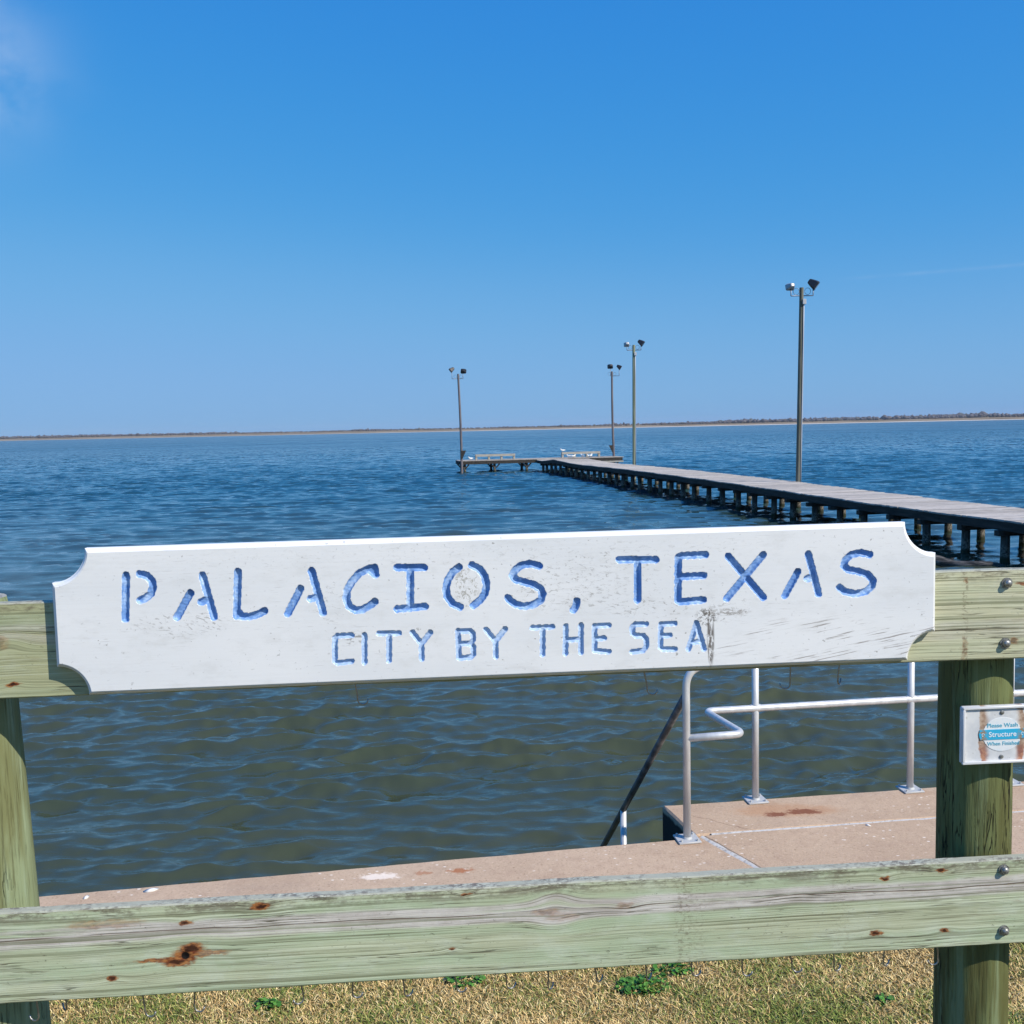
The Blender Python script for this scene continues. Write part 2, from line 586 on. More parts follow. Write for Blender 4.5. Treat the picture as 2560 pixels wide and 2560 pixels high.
def weed(name, label, x, y, rad_, n, seed):
    g_ = np.random.default_rng(seed)
    vs_, fs_, tn_ = [], [], []
    z = float(lawn_height(np.array(x), np.array(y)))
    for i in range(n):
        a = g_.uniform(0, 6.283); q = rad_ * math.sqrt(g_.uniform(0, 1))
        cx_, cy_ = math.cos(a) * q * 1.25, math.sin(a) * q * 0.8
        hz = g_.uniform(0.006, 0.030) * (1.15 - 0.6 * q / rad_)
        s_ = g_.uniform(0.007, 0.014); yaw = g_.uniform(0, 6.283); tilt = g_.uniform(-0.7, 0.5)
        d = Vector((math.cos(yaw), math.sin(yaw), tilt)).normalized()
        sd = Vector((-math.sin(yaw), math.cos(yaw), g_.uniform(-0.4, 0.4))).normalized()
        c = Vector((cx_, cy_, hz))
        o = len(vs_)
        pts = [c - d * s_, c - d * s_ * 0.2 + sd * s_ * 0.8, c + d * s_ * 0.7 + sd * s_ * 0.6, c + d * s_ * 1.05, c + d * s_ * 0.7 - sd * s_ * 0.6, c - d * s_ * 0.2 - sd * s_ * 0.8]
        mid = c + Vector((0, 0, -0.0025))
        vs_ += [tuple(p) for p in pts] + [tuple(mid)]
        fs_ += [(o + k, o + (k + 1) % 6, o + 6) for k in range(6)]
        st = c - d * s_
        vs_ += [tuple(st), (st.x + 0.0018, st.y, st.z), (cx_ * 0.7, cy_ * 0.7, -0.004)]
        fs_.append((o + 7, o + 8, o + 9))
        tn_ += [g_.uniform(0, 1)] * 10
    o = np_mesh(name, np.array(vs_), np.array(fs_), m_weed, smooth=False, attrs={'tone': np.array(tn_)})
    o.location = (x, y, z)
    return tag(o, label, 'weed', 'green weeds in the dry lawn')


WEEDS = [(0.494, 3.981, 0.09, 190, 'largest clump of bright green clover-like weed below the rail, right of centre', 1),
         (0.624, 4.083, 0.07, 90, 'loose green weed patch just under the rail, behind the largest weed clump', 2),
         (-1.009, 3.879, 0.045, 60, 'small dark green weed tuft in the dry grass, left half of the lawn', 3),
         (-0.239, 4.055, 0.07, 75, 'thin green weed patch half hidden by the rail, near the middle', 4),
         (1.417, 3.829, 0.03, 26, 'tiny dark weed tuft in the dry grass left of the right post', 5)]
for i, (x, y, rd, n, lb, sd) in enumerate(WEEDS):
    weed('weed_clump', lb, x, y, rd, n, sd)


# ================================================================== sea wall and landing
m_conc, t, b = material('shell_concrete', 0.9, spec=0.2)
co = t.coord('Object')
big = t.noise(co, 1.7, 4, 0.55)
med = t.noise(co, 14.0, 5, 0.6)
fin = t.noise(co, 75.0, 5, 0.75)
cl = t.mix(t.ss(big, 0.3, 0.7), (0.481, 0.340, 0.229), (0.556, 0.400, 0.273))
cl = t.mix(t.mul(t.ss(med, 0.40, 0.75), 0.45), cl, (0.406, 0.271, 0.189))
cl = t.mix(t.mul(t.ss(fin, 0.54, 0.70), 0.60), cl, (0.707, 0.533, 0.377))
cl = t.mix(t.mul(t.ss(fin, 0.45, 0.32), 0.75), cl, (0.257, 0.163, 0.099))
shell = t.voro(t.scale3(co, 1.0, 1.7, 1.0), 16.0)
sh_m = t.mul(t.ss(t.add(shell, t.mul(t.sub(fin, 0.5), 0.18)), 0.16, 0.10), t.ss(t.noise(co, 2.3, 2), 0.44, 0.58))
cl = t.mix(sh_m, cl, (0.856, 0.750, 0.628))
gxx, gyy, gzz = t.sep(co)
def stain(cl, x, y, wx, wy, s_=1.0, c=(0.212, 0.071, 0.036)):
    wpx = t.mul(t.sub(t.noise(co, 26.0, 4, 0.7), 0.5), 0.16); wpy = t.mul(t.sub(t.noise(t.scale3(co, 22, 30, 7), 1.0, 4, 0.7), 0.5), 0.10)
    q = t.gauss2(t.add(gxx, wpx), t.add(gyy, wpy), x, y, wx, wy)
    nz = t.noise(t.scale3(co, 14.0, 45.0, 10.0), 1.0, 4, 0.65)
    return t.mix(t.mul(t.ss(t.mul(q, t.add(nz, 0.35)), 0.16, 0.52), s_), cl, c)
cl = stain(cl, 1.56, 5.80, 0.30, 0.10, 0.45, (0.449, 0.207, 0.089))
cl = stain(cl, 1.475, 5.742, 0.07, 0.034, 0.9)
cl = stain(cl, 1.655, 5.775, 0.10, 0.042, 0.9)
cl = stain(cl, -0.30, 5.075, 0.06, 0.03, 0.8, (0.386, 0.128, 0.045))
cl = stain(cl, -0.50, 5.06, 0.05, 0.02, 0.6, (0.386, 0.148, 0.063))
# a white chalky smear by the left slab's middle
cl = stain(cl, -0.71, 5.03, 0.10, 0.035, 0.8, (0.892, 0.755, 0.628))
# damp-dirty patches and faint rust under the rail's feet
dp_ = t.noise(t.scale3(co, 1.1, 2.6, 1.0), 1.0, 5, 0.65)
cl = t.mix(t.mul(t.ss(dp_, 0.52, 0.72), 0.22), cl, (0.333, 0.256, 0.205))
cl = t.mix(t.mul(t.ss(t.noise(co, 5.5, 5, 0.7), 0.62, 0.76), 0.20), cl, (0.263, 0.197, 0.158))
for rx_, ry_ in ((0.93, 5.36), (1.45, 5.92), (2.42, 6.04)):
    cl = stain(cl, rx_, ry_, 0.10, 0.05, 0.30, (0.343, 0.197, 0.116))
# a hairline crack across the landing's corner
ck = t.sub(t.sub(gyy, 5.66), t.add(t.mul(t.sub(gxx, 1.12), -0.75), t.mul(t.sub(t.noise(co, 9.0, 3), 0.5), 0.10)))
ckm = t.mul(t.ss(t.math('ABSOLUTE', ck), 0.006, 0.002), t.mul(t.ss(gxx, 0.94, 1.0), t.ss(gxx, 1.34, 1.24)))
cl = t.mix(t.mul(ckm, 0.6), cl, (0.172, 0.099, 0.063))
# grey-black on everything below the cap: film, plus painted shade of the landing's side
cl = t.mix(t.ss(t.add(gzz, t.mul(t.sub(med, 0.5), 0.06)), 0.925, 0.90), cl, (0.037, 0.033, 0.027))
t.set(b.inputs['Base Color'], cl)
t.set(b.inputs['Normal'], t.bump(t.add(t.mul(fin, 0.7), t.mul(med, 0.6)), 0.55, 0.006))

wall = thing('seawall', 'pinkish shell-concrete sea wall with a landing and white sealed joints', 'sea wall', (0, 0, 0))


def slab(name, poly, z1, z0, seed, jit=0.006):
    """concrete slab from a plan polygon; its rim is chipped and slightly rounded"""
    g_ = random.Random(seed)
    pts = []
    n = len(poly)
    for i in range(n):
        a, c = Vector(poly[i]), Vector(poly[(i + 1) % n])
        L = (c - a).length
        k = max(1, min(160, int(L / 0.07)))
        nrm = Vector((-(c - a).y, (c - a).x)).normalized()
        for j in range(k):
            p = a.lerp(c, j / k)
            d = jit * mnoise.noise((p.x * 6, p.y * 6, seed)) * (0 if j == 0 else 1)
            if j and g_.random() < 0.05: d += g_.uniform(0.0, jit * 1.6)
            pts.append(p + nrm * d)
    m_ = len(pts)
    ctr = sum(pts, Vector((0, 0))) / m_
    mb = MB()
    # inset rim
    ins = []
    for i in range(m_):
        tdir = (pts[(i + 1) % m_] - pts[i - 1]).normalized()
        ins.append(pts[i] + Vector((-tdir.y, tdir.x)) * 0.012)
    vs_ = [(p.x, p.y, z1) for p in ins] + [(p.x, p.y, z1 - 0.011) for p in pts] + [(p.x, p.y, z0) for p in pts]
    fs_ = [tuple(range(m_))]
    for i in range(m_):
        j = (i + 1) % m_
        fs_ += [(i, i + m_, j + m_, j), (i + m_, i + 2 * m_, j + 2 * m_, j + m_)]
    fs_.append(tuple(reversed(range(2 * m_, 3 * m_))))
    mb.add(vs_, fs_)
    return mb.build(name, m_conc, wall)


Z_C = 0.95
# plan points of the wall's water edge and of the joints (counter-clockwise polygons)
J0, J1 = (1.005, 5.452), (1.394, 4.665)      # joint between left strip and right slab
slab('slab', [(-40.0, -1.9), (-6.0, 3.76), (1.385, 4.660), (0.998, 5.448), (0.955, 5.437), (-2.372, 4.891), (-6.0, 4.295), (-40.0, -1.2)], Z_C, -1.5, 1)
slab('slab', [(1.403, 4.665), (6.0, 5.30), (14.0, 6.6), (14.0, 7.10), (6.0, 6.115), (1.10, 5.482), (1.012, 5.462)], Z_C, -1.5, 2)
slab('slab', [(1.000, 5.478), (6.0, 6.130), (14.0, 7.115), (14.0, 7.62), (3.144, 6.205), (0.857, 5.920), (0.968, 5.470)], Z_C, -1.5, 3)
m_seal, t, b = material('joint_sealant', 0.8)
co = t.coord('Object')
nz = t.noise(co, 40.0, 4, 0.65)
t.set(b.inputs['Base Color'], t.mix(t.ss(nz, 0.30, 0.55), (0.36, 0.32, 0.28), (0.56, 0.54, 0.51)))
t.set(b.inputs['Normal'], t.bump(nz, 0.6, 0.006))
for a, c, w0, lift in ((J0, J1, 0.019, 0.004), ((1.06, 5.480), (14.0, 7.108), 0.017, 0.003)):
    mb = MB()
    A_, C_ = Vector(a), Vector(c)
    dv = (C_ - A_); L = dv.length; dv.normalize(); nv = Vector((-dv.y, dv.x))
    k = int(min(L, 8) / 0.04)
    rows = []
    for j in range(k + 1):
        p = A_ + dv * (L * j / k)
        ww = w0 * (1 + 0.45 * mnoise.noise((p.x * 11, p.y * 11, 2)) + 0.3 * mnoise.noise((p.x * 31, p.y * 31, 5)))
        oo = 0.005 * mnoise.noise((p.x * 5, p.y * 5, 8))
        zz = Z_C + lift + 0.002 * mnoise.noise((p.x * 20, p.y * 20, 4))
        rows.append([p + nv * (oo - ww), p + nv * oo, p + nv * (oo + ww), zz])
    for j in range(k):
        q, r_ = rows[j], rows[j + 1]
        mb.add([(q[0].x, q[0].y, Z_C - 0.006), (q[1].x, q[1].y, q[3]), (q[2].x, q[2].y, Z_C - 0.006),
                (r_[0].x, r_[0].y, Z_C - 0.006), (r_[1].x, r_[1].y, r_[3]), (r_[2].x, r_[2].y, Z_C - 0.006)], [(0, 3, 4, 1), (1, 4, 5, 2)])
    mb.build('joint_sealant', m_seal, wall, smooth=True)
# stairs down to the water beside the landing (mostly hidden by the cap)
STD = Vector((-0.163, 0.987, 0)).normalized(); STN = Vector((0.987, 0.163, 0)).normalized()
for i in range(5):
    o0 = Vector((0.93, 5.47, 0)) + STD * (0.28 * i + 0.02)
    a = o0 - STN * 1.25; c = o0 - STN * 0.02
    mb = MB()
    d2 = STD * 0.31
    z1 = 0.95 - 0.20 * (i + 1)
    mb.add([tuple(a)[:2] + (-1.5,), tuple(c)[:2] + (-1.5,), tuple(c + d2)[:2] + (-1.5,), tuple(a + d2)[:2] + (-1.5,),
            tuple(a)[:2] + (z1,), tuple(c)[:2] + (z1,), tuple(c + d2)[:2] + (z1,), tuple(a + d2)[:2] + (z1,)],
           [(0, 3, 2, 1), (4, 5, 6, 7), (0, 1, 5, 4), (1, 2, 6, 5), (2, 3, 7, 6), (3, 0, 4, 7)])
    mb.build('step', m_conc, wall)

# loose shell bits lying on the concrete
m_shell, t, b = material('oyster_shell', 0.6, color=(0.80, 0.78, 0.74))
for i, (x, y, s_, lb) in enumerate([(-1.835, 4.925, 0.030, 'white shell fragment on the concrete near the left post'),
                                  (-2.13, 4.86, 0.018, 'small white shell chip behind the rail by the left post'),
                                  (1.95, 5.55, 0.014, 'white shell chip on the slab left of the right post')]):
    mb = MB()
    ring = []
    for k in range(9):
        q = 2 * math.pi * k / 9
        ring.append((math.cos(q) * s_ * 1.3 * (1 + 0.25 * mnoise.noise((k, i, 0))), math.sin(q) * s_ * 0.75, 0.002))
    mb.add(ring + [(s_ * 0.1, 0, 0.010)], [(k, (k + 1) % 9, 9) for k in range(9)] + [tuple(reversed(range(9)))])
    o = mb.build('shell_fragment', m_shell, None, smooth=True)
    o.location = (x, y, Z_C - 0.001); o.rotation_euler = (0, 0, 0.5 + i)
    tag(o, lb, 'shell')


# ================================================================== far shore
m_land, t, b = material('far_shore_land', 0.95, spec=0.1)
co = t.coord('Object')
gx_, gy_, gz_ = t.sep(co)
nz = t.noise(t.scale3(co, 0.006, 0.03, 0.02), 1.0, 4, 0.6)
grs = t.mix(t.ss(nz, 0.35, 0.65), (0.167, 0.121, 0.072), (0.277, 0.209, 0.134))
sand = t.mix(t.ss(gx_, -600.0, 500.0), (0.33, 0.29, 0.235), (0.60, 0.55, 0.48))
t.set(b.inputs['Base Color'], t.mix(t.ss(t.add(gz_, t.mul(t.sub(nz, 0.5), 1.6)), 0.7, 1.3), sand, grs))
XS = np.linspace(-2600, 2400, 420)
def shore_y(x): return 1930 - 0.10 * x + 14 * np.sin(x * 0.011) + 9 * np.sin(x * 0.031 + 1)
prof = [(-10, -1.5), (0, 0.0), (12, 1.6), (22, 2.3), (40, 3.6), (120, 4.6), (300, 5.5), (900, 6.0)]
vs_ = []
for x in XS:
    big_ = 1.0 + 0.35 * (x > 300) * min(1, (x - 300) / 500)
    for d, z in prof:
        vs_.append((x, shore_y(x) + d, z * (big_ if z > 0 else 1) + (0.7 * mnoise.noise((x * 0.02, d * 0.05, 0)) if z > 2 else 0)))
vs_ = np.array(vs_); npf = len(prof)
ix = np.arange(len(vs_)).reshape(len(XS), npf)
fc = np.stack([ix[:-1, :-1], ix[1:, :-1], ix[1:, 1:], ix[:-1, 1:]], -1).reshape(-1, 4)
tag(np_mesh('far_shore', vs_, fc, m_land), kind='structure')

m_scrub, t, b = material('bare_scrub', 0.95, spec=0.1)
tn = t.attr('tone')
t.set(b.inputs['Base Color'], t.ramp(tn, [(0, (0.070, 0.064, 0.074)), (0.5, (0.105, 0.094, 0.105)), (0.85, (0.14, 0.125, 0.13)), (1, (0.09, 0.098, 0.085))]))
IV = np.array([(1, 0, 0), (0.3, 0.9, 0.1), (-0.9, 0.4, 0), (-0.5, -0.85, 0), (0.55, -0.8, 0), (0.25, 0.1, 1), (-0.35, -0.1, 0.85), (0, 0, -0.8)])
IF = np.array([(0, 1, 5), (1, 2, 6), (1, 6, 5), (2, 3, 6), (3, 4, 6), (4, 5, 6), (4, 0, 5), (1, 0, 7), (2, 1, 7), (3, 2, 7), (4, 3, 7), (0, 4, 7)])
VV, FF, TT = [], [], []
cnt = 0
g_ = np.random.default_rng(21)
for i in range(15000):
    x = g_.uniform(-2300, 1900)
    dens = 0.55 + 0.6 * mnoise.noise((x * 0.006, 0, 0)) + 0.35 * mnoise.noise((x * 0.025, 4, 0)) + (0.35 if x > 250 else 0) + (0.2 if x < -800 else 0)
    if g_.uniform() > dens: continue
    d = 45 + g_.uniform(0, 1) ** 1.5 * 260
    hmax = 3.4 + 4.6 * max(0, mnoise.noise((x * 0.012, 9, 0))) + (4.5 * min(1, (x - 150) / 500) if x > 150 else 0) + (1.5 if x < -600 else 0)
    hh = hmax * g_.uniform(0.5, 1.0)
    if g_.uniform() < 0.05: hh *= 1.3
    ww = hh * g_.uniform(0.5, 1.6)
    y = shore_y(x) + d
    base = 4.2
    vv = IV * g_.uniform(0.65, 1.2, (8, 1)) * np.array([ww * 0.6, ww * 0.6, hh * 0.55]) + np.array([x, y, base + hh * 0.42])
    VV.append(vv); FF.append(IF + cnt); TT.append(np.full(8, g_.uniform(0, 1))); cnt += 8
tag(np_mesh('shore_scrub', np.concatenate(VV), np.concatenate(FF), m_scrub, smooth=False, attrs={'tone': np.concatenate(TT)}),
    'low brown bare scrub and small trees along the far shore', 'scrub', kind='stuff')


# ================================================================== fence
FYAW = R(4.2)
# the rack is drawn on a sheet in 1 : 0.685 units (x along the rails, y away from the camera, z up) and
# brought to its true size (board 1.83 m = six feet long) when all its parts are made
FSC = 0.685
FBD = Vector((0, 3.1, -0.114))
FB = Vector((0, 2.1235, 0.93))


def dco(t):
    """object coordinates in sheet units"""
    return t.scale3(t.coord('Object'), 1 / FSC, 1 / FSC, 1 / FSC)


fence = thing('wooden_fence', 'weathered green-grey timber fence with two plank rails on round posts', 'fence', FB, FYAW)
FS = (0, 0, FBD.z)


def wood_rail(name, green, yellow, pale, band, zc, knots, holes, arcs, weather=0.5, seed=0.0, dark=0.0, ztop=1.774, streaks=()):
    """plank timber; grain runs along x and flows round knots. knots: (x, z, wx, wz, strength)"""
    m, t, b = material(name, 0.8, spec=0.25)
    co = dco(t)
    x, y, z = t.sep(co)
    z = t.add(z, FBD.z)
    x = t.add(x, seed)
    wob = t.noise(t.comb(t.mul(x, 0.8), t.mul(y, 3), t.mul(z, 2.5)), 1.0, 3, 0.5)
    v = t.add(z, t.mul(t.sub(wob, 0.5), 0.030))
    for ax, az_, wx, wz, am in arcs:
        v = t.add(v, t.mul(t.gauss2(x, z, ax + seed, az_, wx, wz), am))
    # grain closes round the knots
    for kx, kz, wx, wz, st in knots:
        if wx < 0.05 and st > 0.85:
            gk = t.gauss2(x, z, kx + seed, kz, wx * 2.2, wz * 2.6)
            v = t.add(v, t.mul(gk, 0.008 if kz > zc else -0.008))
    yy = t.mul(y, 0.8)
    fine = t.noise(t.comb(t.mul(x, 2.6), t.mul(yy, 200), t.mul(v, 260)), 1.0, 4, 0.62)
    ring = t.noise(t.comb(t.mul(x, 0.30), t.mul(yy, 60), t.mul(v, 125)), 1.0, 2, 0.5)
    zone = t.noise(t.comb(t.mul(x, 0.7), 2.0, t.mul(v, 16)), 1.0, 3, 0.5)
    tone = t.noise(t.comb(t.mul(x, 1.1), t.mul(yy, 8), t.mul(v, 16)), 1.0, 4, 0.55)
    blot = t.noise(t.comb(t.mul(x, 6), t.mul(y, 9), t.mul(z, 12)), 1.0, 5, 0.65)
    saw = t.noise(t.comb(t.mul(x, 3.2), 4.0, t.mul(z, 0.8)), 1.0, 3, 0.6)
    cl = t.mix(t.ss(tone, 0.38, 0.62), green, yellow)
    cl = t.mix(t.mul(t.ss(blot, 0.46, 0.68), 0.6), cl, pale)
    cl = t.mix(t.mul(t.ss(saw, 0.52, 0.60), 0.22), cl, t.mix(0.5, cl, (0.46, 0.43, 0.30)))
    # pale heartwood band with a split in it
    bw = t.add(t.sub(v, zc), t.mul(t.sub(t.noise(t.comb(t.mul(x, 1.3), 0, 0), 1.0, 3), 0.5), 0.045))
    bwn = t.add(t.math('ABSOLUTE', bw), t.mul(t.sub(fine, 0.5), 0.010))
    bm_ = t.mul(t.ss(bwn, 0.036, 0.022), t.ss(t.noise(t.comb(t.mul(x, 1.1), 3.0, t.mul(v, 34)), 1.0, 3), 0.26, 0.46))
    cl = t.mix(t.mul(bm_, band), cl, t.mix(t.ss(blot, 0.36, 0.62), (0.48, 0.435, 0.39), (0.63, 0.59, 0.535)))
    # growth lines, dense in some zones and faint in others
    rz = t.ss(zone, 0.36, 0.60, 0.25, 1.0)
    cl = t.mix(t.mul(t.mul(t.ss(ring, 0.48, 0.36), rz), 0.80), cl, (0.165, 0.175, 0.095))
    cl = t.mix(t.mul(t.mul(t.ss(ring, 0.56, 0.66), rz), 0.55), cl, (0.66, 0.70, 0.52))
    cl = t.mix(t.mul(t.ss(fine, 0.48, 0.34), 0.70), cl, (0.16, 0.155, 0.09))
    split = t.mul(t.ss(t.math('ABSOLUTE', t.add(bw, t.mul(t.sub(fine, 0.5), 0.008))), 0.0024, 0.0008), t.ss(t.noise(t.comb(t.mul(x, 2.1), 0, 5.0), 1.0, 2), 0.40, 0.50))
    cl = t.mix(t.mul(split, 0.85 * band), cl, (0.13, 0.085, 0.055))
    chk = t.noise(t.comb(t.mul(x, 1.4), 7.0, t.mul(v, 62)), 1.0, 3, 0.55)
    chk = t.mul(t.ss(t.math('ABSOLUTE', t.sub(chk, 0.5)), 0.016, 0.004), t.ss(t.noise(t.comb(t.mul(x, 2.4), 17.0, t.mul(v, 20)), 1.0, 2), 0.52, 0.60))
    cl = t.mix(t.mul(chk, 0.8), cl, (0.085, 0.075, 0.045))
    # weather: dark specks everywhere, mildew thicker along the top edge
    spk = t.noise(t.comb(t.mul(x, 45), t.mul(y, 60), t.mul(z, 80)), 1.0, 4, 0.7)
    spm = t.noise(t.comb(t.mul(x, 4), 1.0, t.mul(z, 9)), 1.0, 3, 0.6)
    cl = t.mix(t.mul(t.mul(t.ss(spk, 0.60, 0.70), t.ss(spm, 0.40, 0.60)), weather), cl, (0.075, 0.065, 0.045))
    wz_ = t.noise(t.comb(t.mul(x, 6), t.mul(y, 20), t.mul(z, 26)), 1.0, 5, 0.7)
    cl = t.mix(t.mul(t.ss(wz_, 0.58, 0.76), 0.60 * weather), cl, (0.25, 0.19, 0.115))
    edge_ = t.mul(t.ss(z, ztop - 0.055, ztop - 0.004), t.ss(t.add(wz_, t.mul(t.sub(spk, 0.5), 0.5)), 0.42, 0.62))
    cl = t.mix(t.mul(edge_, 1.1 * weather), cl, (0.125, 0.10, 0.070))
    for sx_, sw_, ss_ in streaks:
        q = t.gauss2(x, z, sx_ + seed, zc, sw_, 1.0)
        cl = t.mix(t.mul(t.mul(t.ss(q, 0.25, 0.8), t.ss(t.noise(t.comb(t.mul(x, 60), 0, t.mul(z, 110)), 1.0, 3, 0.7), 0.50, 0.60)), ss_), cl, (0.12, 0.075, 0.045))
    # grey weathered top face
    nz = t.sep(t.n('NewGeometry').outputs['Normal'])[2]
    tp = t.ss(nz, 0.35, 0.7)
    cl = t.mix(tp, cl, t.mix(t.ss(wz_, 0.38, 0.60), (0.38, 0.385, 0.31), t.mix(t.ss(spk, 0.42, 0.58), (0.17, 0.155, 0.135), (0.44, 0.45, 0.37))))
    if dark > 0: cl = t.mix(dark, cl, (0.17, 0.15, 0.085))
    # rusty pitch pockets and knots, ragged along the grain
    rn = t.noise(t.comb(t.mul(x, 40), t.mul(y, 20), t.mul(z, 130)), 1.0, 4, 0.65)
    xw = t.add(x, t.mul(t.sub(t.noise(t.comb(t.mul(x, 32), 5.0, t.mul(z, 60)), 1.0, 3, 0.6), 0.5), 0.045))
    zw = t.add(z, t.mul(t.sub(t.noise(t.comb(t.mul(x, 26), 9.0, t.mul(z, 50)), 1.0, 3, 0.6), 0.5), 0.026))
    for kx, kz, wx, wz, st in knots:
        q = t.gauss2(xw, zw, kx + seed, kz, wx, wz)
        qq = t.mul(q, t.add(rn, 0.5))
        cl = t.mix(t.mul(t.ss(qq, 0.16, 0.55), st), cl, t.mix(t.ss(rn, 0.40, 0.60), (0.15, 0.036, 0.012), (0.40, 0.165, 0.05)))
        if wx < 0.05:
            cl = t.mix(t.mul(t.ss(qq, 0.62, 0.85), st), cl, (0.045, 0.014, 0.006))
    for hx, hz, hr in holes:
        q = t.gauss2(x, z, hx + seed, hz, hr, hr)
        cl = t.mix(t.ss(q, 0.30, 0.55), cl, (0.006, 0.004, 0.003))
    t.set(b.inputs['Base Color'], cl)
    hgt_ = t.add(t.add(t.mul(fine, 0.7), t.mul(ring, 0.8)), t.mul(t.add(split, chk), -1.0))
    for hx, hz, hr in holes:
        hgt_ = t.add(hgt_, t.mul(t.gauss2(x, z, hx + seed, hz, hr, hr), -4.0))
    t.set(b.inputs['Normal'], t.bump(hgt_, 0.55, 0.0022))
    return m


def plank(name, x0, x1, z0, z1, y0, y1, mat, seed):
    """plank with eased, slightly ragged edges"""
    n = int((x1 - x0) / 0.02)
    mb = MB()
    e = 0.004
    sec = [(y0, z0 + e), (y0, z1 - e), (y0 + e, z1), (y1 - e, z1), (y1, z1 - e), (y1, z0 + e), (y1 - e, z0), (y0 + e, z0)]
    vs_ = []
    for i in range(n + 1):
        x = x0 + (x1 - x0) * i / n
        top = 0.0022 * mnoise.noise((x * 3, seed, 0)) + 0.0016 * mnoise.noise((x * 17, seed, 1))
        bot = 0.0022 * mnoise.noise((x * 3, seed, 7)) + 0.0016 * mnoise.noise((x * 19, seed, 2))
        crk = 0.0015 * mnoise.noise((x * 2, seed, 4))
        for y, z in sec:
            vs_.append((x, y + crk, z + (top if z > (z0 + z1) / 2 else bot)))
    fs_ = []
    for i in range(n):
        for k in range(8):
            k2 = (k + 1) % 8
            fs_.append((i * 8 + k, i * 8 + k2, (i + 1) * 8 + k2, (i + 1) * 8 + k))
    fs_ += [tuple(range(8)), tuple(reversed(range(n * 8, n * 8 + 8)))]
    mb.add(vs_, fs_)
    return mb.build(name, mat, fence, shift=FS)


m_low = wood_rail('rail_wood_low', (0.42, 0.495, 0.32), (0.48, 0.51, 0.335), (0.56, 0.61, 0.475), 1.0, 1.688,
                  [(-1.035, 1.607, 0.035, 0.020, 1.0), (-0.985, 1.613, 0.085, 0.010, 0.75), (-1.11, 1.598, 0.07, 0.008, 0.9), (-1.015, 1.630, 0.040, 0.018, 0.95), (-1.06, 1.590, 0.048, 0.014, 0.95),
                   (-1.27, 1.723, 0.115, 0.013, 0.45), (-1.03, 1.712, 0.022, 0.008, 0.9), (-1.254, 1.550, 0.018, 0.008, 0.95),
                   (-0.80, 1.752, 0.030, 0.012, 1.0), (-0.169, 1.755, 0.014, 0.005, 0.9), (-0.217, 1.584, 0.014, 0.006, 0.9),
                   (1.179, 1.733, 0.016, 0.007, 0.95), (1.364, 1.749, 0.018, 0.007, 0.95), (1.150, 1.552, 0.020, 0.009, 0.95), (1.380, 1.547, 0.019, 0.007, 0.95),
                   (0.33, 1.690, 0.028, 0.010, 0.35), (0.075, 1.682, 0.045, 0.010, 0.35), (0.13, 1.665, 0.05, 0.016, 0.25)],
                  [(-1.034, 1.609, 0.013)],
                  [(0.11, 1.735, 0.070, 0.040, -0.024), (0.11, 1.635, 0.09, 0.035, 0.018), (-1.03, 1.607, 0.08, 0.035, 0.014), (0.34, 1.69, 0.05, 0.025, 0.008), (0.88, 1.68, 0.07, 0.025, -0.007)],
                  0.75, 3.0, 0.0, 1.774, [(0.515, 0.03, 0.28), (0.545, 0.06, 0.22), (1.03, 0.04, 0.2)])
m_upl = wood_rail('rail_wood_up_left', (0.38, 0.43, 0.26), (0.44, 0.45, 0.26), (0.50, 0.53, 0.37), 0.4, 2.62,
                  [(-1.497, 2.474, 0.020, 0.007, 1.0), (-1.53, 2.60, 0.03, 0.02, 0.3)], [], [(-1.50, 2.60, 0.06, 0.03, -0.02)], 0.75, 11.0, 0.12, 2.718)
m_upr = wood_rail('rail_wood_up_right', (0.52, 0.54, 0.36), (0.58, 0.555, 0.37), (0.64, 0.64, 0.48), 0.35, 2.53,
                  [(1.645, 2.675, 0.05, 0.006, 0.9), (1.595, 2.492, 0.018, 0.010, 0.55), (1.435, 2.69, 0.006, 0.012, 0.4), (1.432, 2.47, 0.010, 0.04, 0.3)],
                  [], [], 0.65, 27.0, 0.0, 2.722, [(1.432, 0.012, 0.5)])
plank('rail', -2.2, 2.4, 1.488, 1.774, 0.0, 0.038, m_low, 1.0)
plank('rail', -2.2, 0.06, 2.432, 2.718, 0.0, 0.038, m_upl, 2.0)
plank('rail', 0.063, 2.4, 2.434, 2.722, 0.0, 0.038, m_upr, 3.0)

